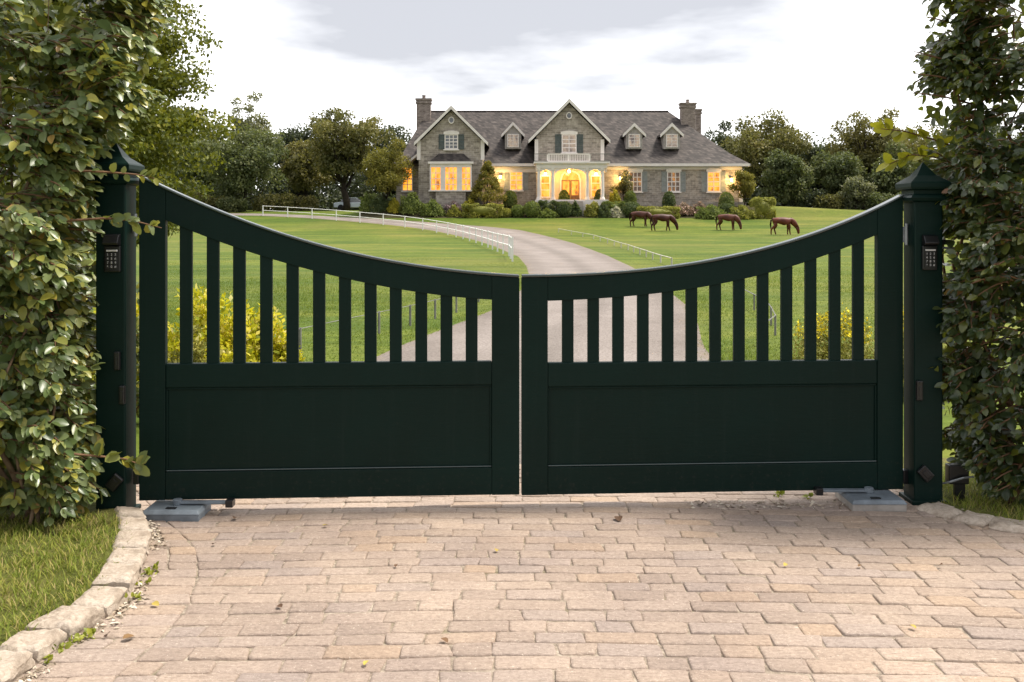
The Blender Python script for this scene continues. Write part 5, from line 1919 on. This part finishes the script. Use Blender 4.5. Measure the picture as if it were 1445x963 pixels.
SH = [
    ('mound', 519, 276, 299, 20, 'yew', 'olive green rounded shrub beside the parked silver car', 'round_shrub'),
    ('mound', 529, 282, 300, 17, 'yew_dark', 'dark low shrub at the foot of the golden tree', 'round_shrub'),
    ('mound', 541, 276, 297, 14, 'yew_dark', 'small dark shrub tight behind the golden tree trunk', 'round_shrub'),
    ('mound', 557, 283, 300, 16, 'lime', 'yellow shrub directly right of the golden tree trunk', 'yellow_shrub'),
    ('mound', 581, 273, 302, 32, 'yew', 'large mid green shrub below the house end wall', 'round_shrub'),
    ('mound', 611, 284, 305, 29, 'yew', 'wide mid green shrub below the corner of the bay window', 'round_shrub'),
    ('cone', 595.5, 272, 290, 9, 'yew_dark', 'narrow dark upright shrub at the stone wall corner left of the bay window', 'cone_topiary'),
    ('cone', 625.5, 268, 292, 16, 'yew', 'egg-shaped clipped topiary under the lit bay window', 'cone_topiary'),
    ('mound', 641, 287, 301, 26, 'mauve', 'patch of mauve flowers before the bay window', 'flower_patch'),
    ('mound', 641, 292, 306, 17, 'box', 'small yellow-green shrub in front of the mauve flowers', 'round_shrub'),
    ('mound', 664, 282, 300, 16, 'lime', 'yellow-green shrub rising behind the long clipped hedge', 'yellow_shrub'),
    ('hedge', 681, 289, 307, 54, 'box', 'long light green clipped hedge below the small rounded tree', 'clipped_hedge'),
    ('ball', 713, 295, 307, 19, 'box', 'small light green shrub at the end of the long clipped hedge', 'round_shrub'),
    ('ball', 730.5, 290, 307, 18, 'yew', 'round clipped ball just past the long clipped hedge', 'ball_topiary'),
    ('ball', 750.5, 285, 307, 23, 'yew', 'squat clipped ball below the narrow porch arch', 'ball_topiary'),
    ('cone', 720, 270, 292, 18, 'yew', 'egg-shaped clipped topiary under the lit window beside the small rounded tree', 'cone_topiary'),
    ('cone', 752.5, 265, 290, 15.5, 'yew_dark', 'pointed dark topiary at the porch corner', 'cone_topiary'),
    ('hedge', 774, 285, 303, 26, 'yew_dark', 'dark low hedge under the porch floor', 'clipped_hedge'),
    ('mound', 773, 296, 307, 26, 'yew', 'low spreading green shrub between two clipped balls', 'round_shrub'),
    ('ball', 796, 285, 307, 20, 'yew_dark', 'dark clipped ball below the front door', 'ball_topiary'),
    ('cone', 796, 269, 291, 14.5, 'yew', 'pointed topiary standing before the front door', 'cone_topiary'),
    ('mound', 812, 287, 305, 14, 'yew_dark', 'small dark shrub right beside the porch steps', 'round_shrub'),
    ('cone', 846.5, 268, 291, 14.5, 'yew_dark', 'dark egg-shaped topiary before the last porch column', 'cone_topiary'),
    ('mound', 838, 286, 306, 22, 'box', 'yellow-green shrub below the last porch column', 'round_shrub'),
    ('mound', 852, 288, 307, 18, 'yew_dark', 'dark shrub below the dark egg-shaped topiary', 'round_shrub'),
    ('mound', 871, 294, 307, 16, 'pale', 'pale grey-green shrub below the lit climbing plant', 'pale_shrub'),
    ('mound', 868, 270, 292, 14, 'lime', 'bright yellow shrub lit by the wall lantern beside the portico', 'yellow_shrub'),
    ('hedge', 866, 286, 301, 30, 'yew', 'low green hedge below the bright yellow shrub', 'clipped_hedge'),
    ('cone', 889.5, 270, 292, 16, 'yew', 'egg-shaped topiary under the window beside the climbing plant', 'cone_topiary'),
    ('ball', 891, 286, 307, 28, 'yew_dark', 'broad dark clipped ball behind the smallest horse', 'ball_topiary'),
    ('hedge', 928, 293, 308, 56, 'box', 'low light green hedge behind the two close horses', 'clipped_hedge'),
    ('cone', 944, 271, 297, 17.5, 'yew_dark', 'tall dark egg-shaped topiary under the middle dark window', 'cone_topiary'),
    ('cone', 985, 270, 290, 12.5, 'yew_dark', 'slim egg-shaped topiary between the last two windows', 'cone_topiary'),
    ('mound', 965, 288, 303, 26, 'pink', 'patch of pink flowers beside the tall dark topiary', 'flower_patch'),
    ('mound', 988, 287, 303, 20, 'pink', 'patch of pink flowers below the slim topiary', 'flower_patch'),
    ('mound', 1004, 291, 309, 40, 'yew', 'wide mid green shrub behind the third horse', 'round_shrub'),
    ('cone', 1025, 272, 297, 20, 'yew', 'broad egg-shaped topiary at the house corner', 'cone_topiary'),
    ('ball', 1025, 288, 303, 22, 'yew_dark', 'dark clipped ball at the foot of the broad egg-shaped topiary', 'ball_topiary'),
    ('mound', 1047, 291, 309, 30, 'box', 'light green shrub below the small brownish tree', 'round_shrub'),
    ('hedge', 1076, 281, 308, 30, 'box', 'tall bushy clipped hedge block past the house end', 'clipped_hedge'),
]
for i, (kd_, px, tp, bs, w, mt, lb, nm) in enumerate(SH):
    shrub(kd_, px, tp, bs, w, mt, lb, 200 + i, nm)

tree('golden_tree', 'golden green tree standing before the house end wall', M['t_gold'], HX(546, 96.3), 96.3, 6.5, 2.5, 1.55, 71, k=70, per=150, size=.17, gaps=.15, trunk_r=.13)
tree('small_tree', 'small conical tree between the bay window and the next lit window', M['t_gold'], HX(688, 96.6), 96.6, 4.8, 1.5, .95, 72, k=110, per=60, size=.15, style='cone', trunk_r=.09)
tree('small_tree', 'small brownish tree at the corner of the house by the lantern', M['t_gold'], HX(1051, 97.2), 97.2, 3.9, 1.35, .6, 73, k=60, per=70, size=.15, gaps=.1, trunk_r=.08)
tree('climbing_plant', 'lit climbing plant on the wall between the portico and the dark windows', M['t_brown'], HX(880, 98.9), 98.9, 3.6, .95, .4, 74, k=26, per=60, size=.18, trunk_r=.05)

# flower bed soil and a stone retaining edge
mb = MB()
for i in range(44):
    a = -15 + i * .92
    b = a + .92
    d0, d1 = 93.7, 99.2
    n = 6
    for k in range(n):
        y0, y1 = d0 + (d1 - d0) * k / n, d0 + (d1 - d0) * (k + 1) / n
        mb.add([(a, y0, H(a, y0) + .03), (b, y0, H(b, y0) + .03), (b, y1, H(b, y1) + .03), (a, y1, H(a, y1) + .03)], [(0, 1, 2, 3)])
M['bed'] = m_simple('bed_soil', (0.05, 0.045, 0.022), .95, .1, .4, 2, .4)
struct(mb.build('flower_bed', M['bed']))
wl_ = MB()
wl_.box(HX(820), HX(1045), 97.6, 98.0, 2.4, HZ(285.5, 97.6))
o = wl_.build('garden_wall', M['stone'], None, (HX(930), 97.6, 2.4))
tag(o, 'low stone terrace wall below the dark windows behind the shrubs', 'wall')


# ------------------------------------------------------------------ horses
def horse(px, py, d, scale, yaw, label, seed, hindstep=0.0, frontstep=0.0, headdx=0.0):
    x = HX(px, d)
    z = H(x, d)
    root = empty('horse', (x, d, z), label, 'horse', 'horses grazing on the paddock')
    b, f = hindstep, frontstep
    J = {
        'pel': (-.55, 0, 1.20, .27), 'loin': (-.25, 0, 1.18, .28), 'mid': (.05, 0, 1.08, .37), 'chest': (.42, 0, 1.14, .30), 'wit': (.66, 0, 1.18, .24),
        'n1': (.88 + headdx * .3, 0, 1.0, .24), 'n2': (1.06 + headdx * .6, 0, .78, .18), 'poll': (1.21 + headdx, 0, .58, .125), 'cheek': (1.27 + headdx, 0, .43, .125), 'nose': (1.28 + headdx, 0, .19, .072), 'muz': (1.28 + headdx, 0, .09, .066),
        'rump': (-.74, 0, 1.14, .21),
    }
    E = [('pel', 'loin'), ('loin', 'mid'), ('mid', 'chest'), ('chest', 'wit'), ('wit', 'n1'), ('n1', 'n2'), ('n2', 'poll'), ('poll', 'cheek'), ('cheek', 'nose'), ('nose', 'muz'), ('pel', 'rump')]
    for s, o_ in ((1, 0), (-1, 1)):
        hb_ = b if s > 0 else -b
        ff = f if s > 0 else -f
        J['h1%d' % o_] = (-.60, .15 * s, .98, .19)
        J['h2%d' % o_] = (-.50 + hb_ * .3, .16 * s, .76, .125)
        J['h3%d' % o_] = (-.76 + hb_ * .7, .15 * s, .48, .062)
        J['h4%d' % o_] = (-.72 + hb_, .15 * s, .14, .042)
        J['h5%d' % o_] = (-.68 + hb_, .15 * s, .03, .058)
        J['f1%d' % o_] = (.50, .14 * s, .90, .14)
        J['f2%d' % o_] = (.50 + ff * .5, .15 * s, .48, .06)
        J['f3%d' % o_] = (.51 + ff, .15 * s, .13, .04)
        J['f4%d' % o_] = (.55 + ff, .15 * s, .03, .056)
        E += [('pel', 'h1%d' % o_), ('h1%d' % o_, 'h2%d' % o_), ('h2%d' % o_, 'h3%d' % o_), ('h3%d' % o_, 'h4%d' % o_), ('h4%d' % o_, 'h5%d' % o_),
              ('chest', 'f1%d' % o_), ('f1%d' % o_, 'f2%d' % o_), ('f2%d' % o_, 'f3%d' % o_), ('f3%d' % o_, 'f4%d' % o_)]
        J['e%d' % o_] = (1.17 + headdx, .07 * s, .64, .03)
        J['et%d' % o_] = (1.13 + headdx, .09 * s, .75, .012)
        E += [('poll', 'e%d' % o_), ('e%d' % o_, 'et%d' % o_)]
    bm = bmesh.new()
    lay = bm.verts.layers.skin.verify()
    vv = {}
    for k, (a, b_, c, r) in J.items():
        v = bm.verts.new((a, b_, c))
        g_ = 1.2 if r > .15 else (1.2 if c < .9 and abs(b_) > .1 else 1.4)
        v[lay].radius = (r * g_, r * g_)
        v[lay].use_root = (k == 'pel')
        vv[k] = v
    for a, b_ in E:
        bm.edges.new((vv[a], vv[b_]))
    me = bpy.data.meshes.new('body')
    bm.to_mesh(me)
    bm.free()
    tmp = bpy.data.objects.new('tmp', me)
    COL.objects.link(tmp)
    sk = tmp.modifiers.new('skin', 'SKIN')
    sk.branch_smoothing = 0.6
    sk.use_smooth_shade = True
    sb = tmp.modifiers.new('sub', 'SUBSURF')
    sb.levels = sb.render_levels = 2
    dg = bpy.context.evaluated_depsgraph_get()
    m2 = bpy.data.meshes.new_from_object(tmp.evaluated_get(dg))
    bpy.data.objects.remove(tmp)
    m2.name = 'body'
    m2.materials.clear()
    link(m2, 'body', M['horse%d' % seed], root)
    o0 = ORIG[root]
    tl = MB()
    tl.tube([o0 + Vector(p) for p in ((-.76, 0, 1.26), (-.90, 0, 1.16), (-.94, 0, .85), (-.91, .01, .48))], [.045, .07, .075, .02], 7)
    tl.build('tail', M['mane'], root, smooth=True)
    mn_ = MB()
    for (a, c), (a2, c2) in (((.70, 1.36), (.94 + headdx * .3, 1.13)), ((.94 + headdx * .3, 1.13), (1.14 + headdx * .6, .83)), ((1.14 + headdx * .6, .83), (1.25 + headdx, .56))):
        mn_.tube([o0 + Vector((a, .0, c)), o0 + Vector(((a + a2) / 2, .02, (c + c2) / 2 + .02)), o0 + Vector((a2, 0, c2))], [.05, .06, .05], 6)
    mn_.build('mane', M['mane'], root, smooth=True)
    root.rotation_euler = (0, 0, yaw)
    root.scale = (scale,) * 3
    return root


horse(903, 320, solve_d(905, 320.5), .98, -.35, 'smallest brown grazing horse, close behind another near the broad clipped ball', 1, .12, -.1)
horse(934, 326, solve_d(935, 326.5), 1.02, .05, 'dark chestnut horse grazing just in front of the smallest horse', 2, -.10, .16)
horse(1026, 325, solve_d(1027, 325.5), .98, -.3, 'brown horse grazing alone with its head turned down, below the house corner', 3, .14, .05, -.12)
horse(1104, 331, solve_d(1105, 332), 1.0, .0, 'chestnut horse grazing apart from the others, nearest the keypad post', 4, .22, -.06)

# ------------------------------------------------------------------ distant silver car
cx, cd = HX(499, 109), 109.0
cz_ = H(cx, cd)
root = empty('parked_car', (cx, cd, cz_), 'small silver car parked far off between the oak and the golden tree', 'car')
b = MB()
b.prism([(cx - 2.1, cz_ + .3), (cx + 2.1, cz_ + .3), (cx + 2.12, cz_ + .72), (cx + 1.2, cz_ + .86), (cx - 1.6, cz_ + .9), (cx - 2.1, cz_ + .8)], cd - .85, cd + .85)
b.build('body', M['car'], root, bevel=.06)
b = MB()
b.prism([(cx - 1.5, cz_ + .88), (cx + 1.1, cz_ + .85), (cx + .45, cz_ + 1.32), (cx - 1.0, cz_ + 1.34)], cd - .75, cd + .75)
b.build('cabin_glass', M['glass'], root, bevel=.05)
MB().box(cx - .95, cx + .42, cd - .7, cd + .7, cz_ + 1.33, cz_ + 1.40).build('roof', M['car'], root, bevel=.03)
for sx in (-1.3, 1.3):
    for sy in (-.86, .7):
        MB().tube([(cx + sx, cd + sy, cz_ + .32), (cx + sx, cd + sy + .18, cz_ + .32)], .32, 16).build('wheel', M['tyre'], root)

# ------------------------------------------------------------------ fallen leaves, litter, weeds
def fallen(px, py, size, seed):
    d = CAMZ * F / (py - 315.0)
    rng = np.random.default_rng(seed)
    x = HX(px, d)
    T = np.array([[math.cos(seed), math.sin(seed), .1]])
    N = np.array([[rng.normal() * .3, rng.normal() * .3, 1]])
    me = leaf_mesh('fallen_leaf', np.zeros((1, 3)), T, N, size, .7, OVAL_V * np.array([1, 1, 1.3]), OVAL_F, True)
    o = link(me, 'fallen_leaf', M['fallen'], None, (x, d, .012))
    return tag(o, 'small dry leaf lying on the brick paving', 'leaf', 'fallen leaves on the paving')


FL = [(872, 732, .085), (215, 855, .05), (236, 783, .05), (300, 772, .04), (398, 861, .045), (590, 843, .03), (519, 937, .04), (623, 905, .05), (744, 925, .03), (987, 716, .07), (1071, 727, .04), (990, 742, .05), (1110, 799, .04), (1284, 886, .04), (1290, 930, .03), (173, 906, .06), (150, 903, .05), (105, 921, .05), (1215, 801, .03), (700, 778, .04), (845, 880, .03), (455, 745, .04), (330, 735, .05), (1180, 760, .035), (1330, 800, .035), (560, 800, .035), (930, 830, .03)]
for i, (a, b_, s) in enumerate(FL):
    if i % 3 != 2:
        fallen(a, b_, s * .8, 300 + i)
n = 900
yy_ = RNG.uniform(3.0, 5.3, n)
xx_ = ev(KERB_L, yy_) + np.abs(RNG.normal(size=n)) * .035 + .008
k = (np.sin(yy_ * 5) + np.sin(yy_ * 13 + 1) > -.9)
xx_, yy_ = xx_[k], yy_[k]
n2 = 260
y2 = RNG.uniform(5.45, 5.62, n2)
x2 = RNG.uniform(1.0, 2.1, n2)
xx_, yy_ = np.concatenate([xx_, x2]), np.concatenate([yy_, y2])
n = len(xx_)
me = leaf_mesh('leaf_litter', np.stack([xx_, yy_, np.full(n, .004)], 1), np.concatenate([RNG.normal(size=(n, 2)), RNG.normal(size=(n, 1)) * .25], 1), np.array([[0, 0, 1.0]]) + RNG.normal(size=(n, 3)) * .35, RNG.uniform(.008, .03, n), RNG.uniform(.4, 1, n))
o = link(me, 'leaf_litter', M['chips'])
o['kind'] = 'stuff'
o['label'] = 'pale crumbs and dry leaf litter along the foot of the kerb stones'
o['category'] = 'litter'
WD = [(86, 898 + 20), (107, 908), (125, 899), (195, 826), (215, 804), (212, 812), (188, 846), (70, 934), (1100, 700), (1140, 703)]
for i, (a, b_) in enumerate(WD):
    d = CAMZ * F / (b_ - 315.0)
    x = HX(a, d)
    rng = np.random.default_rng(400 + i)
    q = 14
    me = leaf_mesh('weed', rng.normal(size=(q, 3)) * np.array([[.015, .012, .004]]) + np.array([[0, 0, .006]]), rng.normal(size=(q, 3)) * .6 + np.array([[0, 0, .6]]), rng.normal(size=(q, 3)) * .4 + np.array([[0, -.3, .9]]), rng.uniform(.012, .032, q), .7, OVAL_V, OVAL_F, True)
    tag(link(me, 'weed', M['sprig'], None, (x, d, 0)), 'tiny yellow-green weed tuft sprouting from a paving joint', 'weed', 'weeds in the paving joints')

# ------------------------------------------------------------------ world, sun, camera
w = bpy.data.worlds.new('World')
scene.world = w
w.use_nodes = True
nt = w.node_tree
bg = nt.nodes['Background']
SUNV = Vector((.44, .12, .89)).normalized()
sky = nt.nodes.new('ShaderNodeTexSky')
sky.sky_type = 'NISHITA'
sky.sun_disc = False
sky.sun_elevation = math.asin(SUNV.z)
sky.sun_rotation = math.atan2(SUNV.x, SUNV.y)
L = nt.links.new


def wn(t, **kw):
    nd = nt.nodes.new(t)
    for k_, v_ in kw.items():
        setattr(nd, k_, v_)
    return nd


def wmath(op, a, b=None):
    nd = wn('ShaderNodeMath', operation=op)
    for i, v_ in enumerate((a, b)):
        if v_ is None:
            continue
        if isinstance(v_, (int, float)):
            nd.inputs[i].default_value = v_
        else:
            L(v_, nd.inputs[i])
    return nd.outputs[0]


def wramp(fac, stops):
    nd = wn('ShaderNodeValToRGB')
    cr = nd.color_ramp
    while len(cr.elements) < len(stops):
        cr.elements.new(.5)
    for e, (p_, c_) in zip(cr.elements, stops):
        e.position = p_
        e.color = (*c_, 1)
    L(fac, nd.inputs['Fac'])
    return nd.outputs['Color']


def wmix(a, b, fac, mode='MIX'):
    nd = wn('ShaderNodeMix', data_type='RGBA', blend_type=mode)
    for v_, i in ((fac, 0), (a, 6), (b, 7)):
        if hasattr(v_, 'is_output'):
            L(v_, nd.inputs[i])
        elif isinstance(v_, (int, float)):
            nd.inputs[i].default_value = v_
        else:
            nd.inputs[i].default_value = (*v_, 1)
    return nd.outputs[2]


tc = wn('ShaderNodeTexCoord')
sp = wn('ShaderNodeSeparateXYZ')
L(tc.outputs['Generated'], sp.inputs[0])
zc = wmath('MAXIMUM', sp.outputs[2], 0.0)
den = wmath('ADD', zc, 0.10)
cb2 = wn('ShaderNodeCombineXYZ')
L(wmath('DIVIDE', sp.outputs[0], den), cb2.inputs[0])
L(wmath('DIVIDE', sp.outputs[1], den), cb2.inputs[1])
nz = wn('ShaderNodeTexNoise')
nz.inputs['Scale'].default_value = 1.15
nz.inputs['Detail'].default_value = 5
nz.inputs['Roughness'].default_value = .52
mp = wn('ShaderNodeMapping')
mp.inputs['Location'].default_value = (2.45, 1.2, 0)
L(cb2.outputs[0], mp.inputs['Vector'])
L(mp.outputs['Vector'], nz.inputs['Vector'])
# a cloud bank sits ahead, fading towards the horizon and to both sides
gx2 = wmath('POWER', wmath('DIVIDE', wmath('ABSOLUTE', wmath('SUBTRACT', sp.outputs[0], .01)), .27), 2.0)
gz2 = wmath('POWER', wmath('DIVIDE', wmath('ABSOLUTE', wmath('SUBTRACT', sp.outputs[2], .215)), .082), 2.0)
band = wmath('MAXIMUM', wmath('SUBTRACT', wmath('SUBTRACT', 1.0, gx2), gz2), -.8)
cl = wmath('ADD', wmath('MULTIPLY', wmath('SUBTRACT', nz.outputs['Fac'], .5), 1.15), wmath('ADD', wmath('MULTIPLY', band, .33), .585))
ccol = wramp(cl, [(.44, (1.0, 1.0, 1.0)), (.60, (.54, .545, .56)), (.80, (.33, .335, .355))])
cloud = wmix(ccol, (1.2, 1.19, 1.19), 1.0, 'MULTIPLY')
nish = wmix(sky.outputs[0], (.07, .07, .07), 1.0, 'MULTIPLY')
tot = wmix(nish, cloud, .88)
# added dimming of unseen sky overhead and behind, for contrast and darker gate front
tot = wmix(tot, wramp(wmath('ADD', wmath('MULTIPLY', sp.outputs[1], .5), .5), [(.25, (.46, .47, .49)), (.85, (1, 1, 1))]), 1.0, 'MULTIPLY')
L(tot, bg.inputs['Color'])
bg.inputs['Strength'].default_value = 1.0

sd = bpy.data.lights.new('sun', 'SUN')
sd.energy = 3.1
sd.angle = math.radians(12)
sd.color = (1, .93, .82)
so = bpy.data.objects.new('sun', sd)
COL.objects.link(so)
so.rotation_euler = SUNV.to_track_quat('Z', 'Y').to_euler()
so.location = (10, 10, 30)

cam = bpy.data.cameras.new('camera')
cam.sensor_width = 36
cam.lens = F / 1445 * 36
cam.shift_y = -(481.5 - 315.0) / 1445
cam.clip_start = .05
cam.clip_end = 2000
co_ = bpy.data.objects.new('camera', cam)
COL.objects.link(co_)
co_.location = (0, 0, CAMZ)
co_.rotation_euler = (math.radians(90), 0, 0)
scene.camera = co_
scene.view_settings.view_transform = 'Standard'
scene.view_settings.look = 'None'
scene.view_settings.exposure = 0.95
scene.view_settings.gamma = 1.0
scene.view_settings.use_curve_mapping = False
scene.render.engine = 'CYCLES'
scene.cycles.max_bounces = 8
scene.cycles.transparent_max_bounces = 8
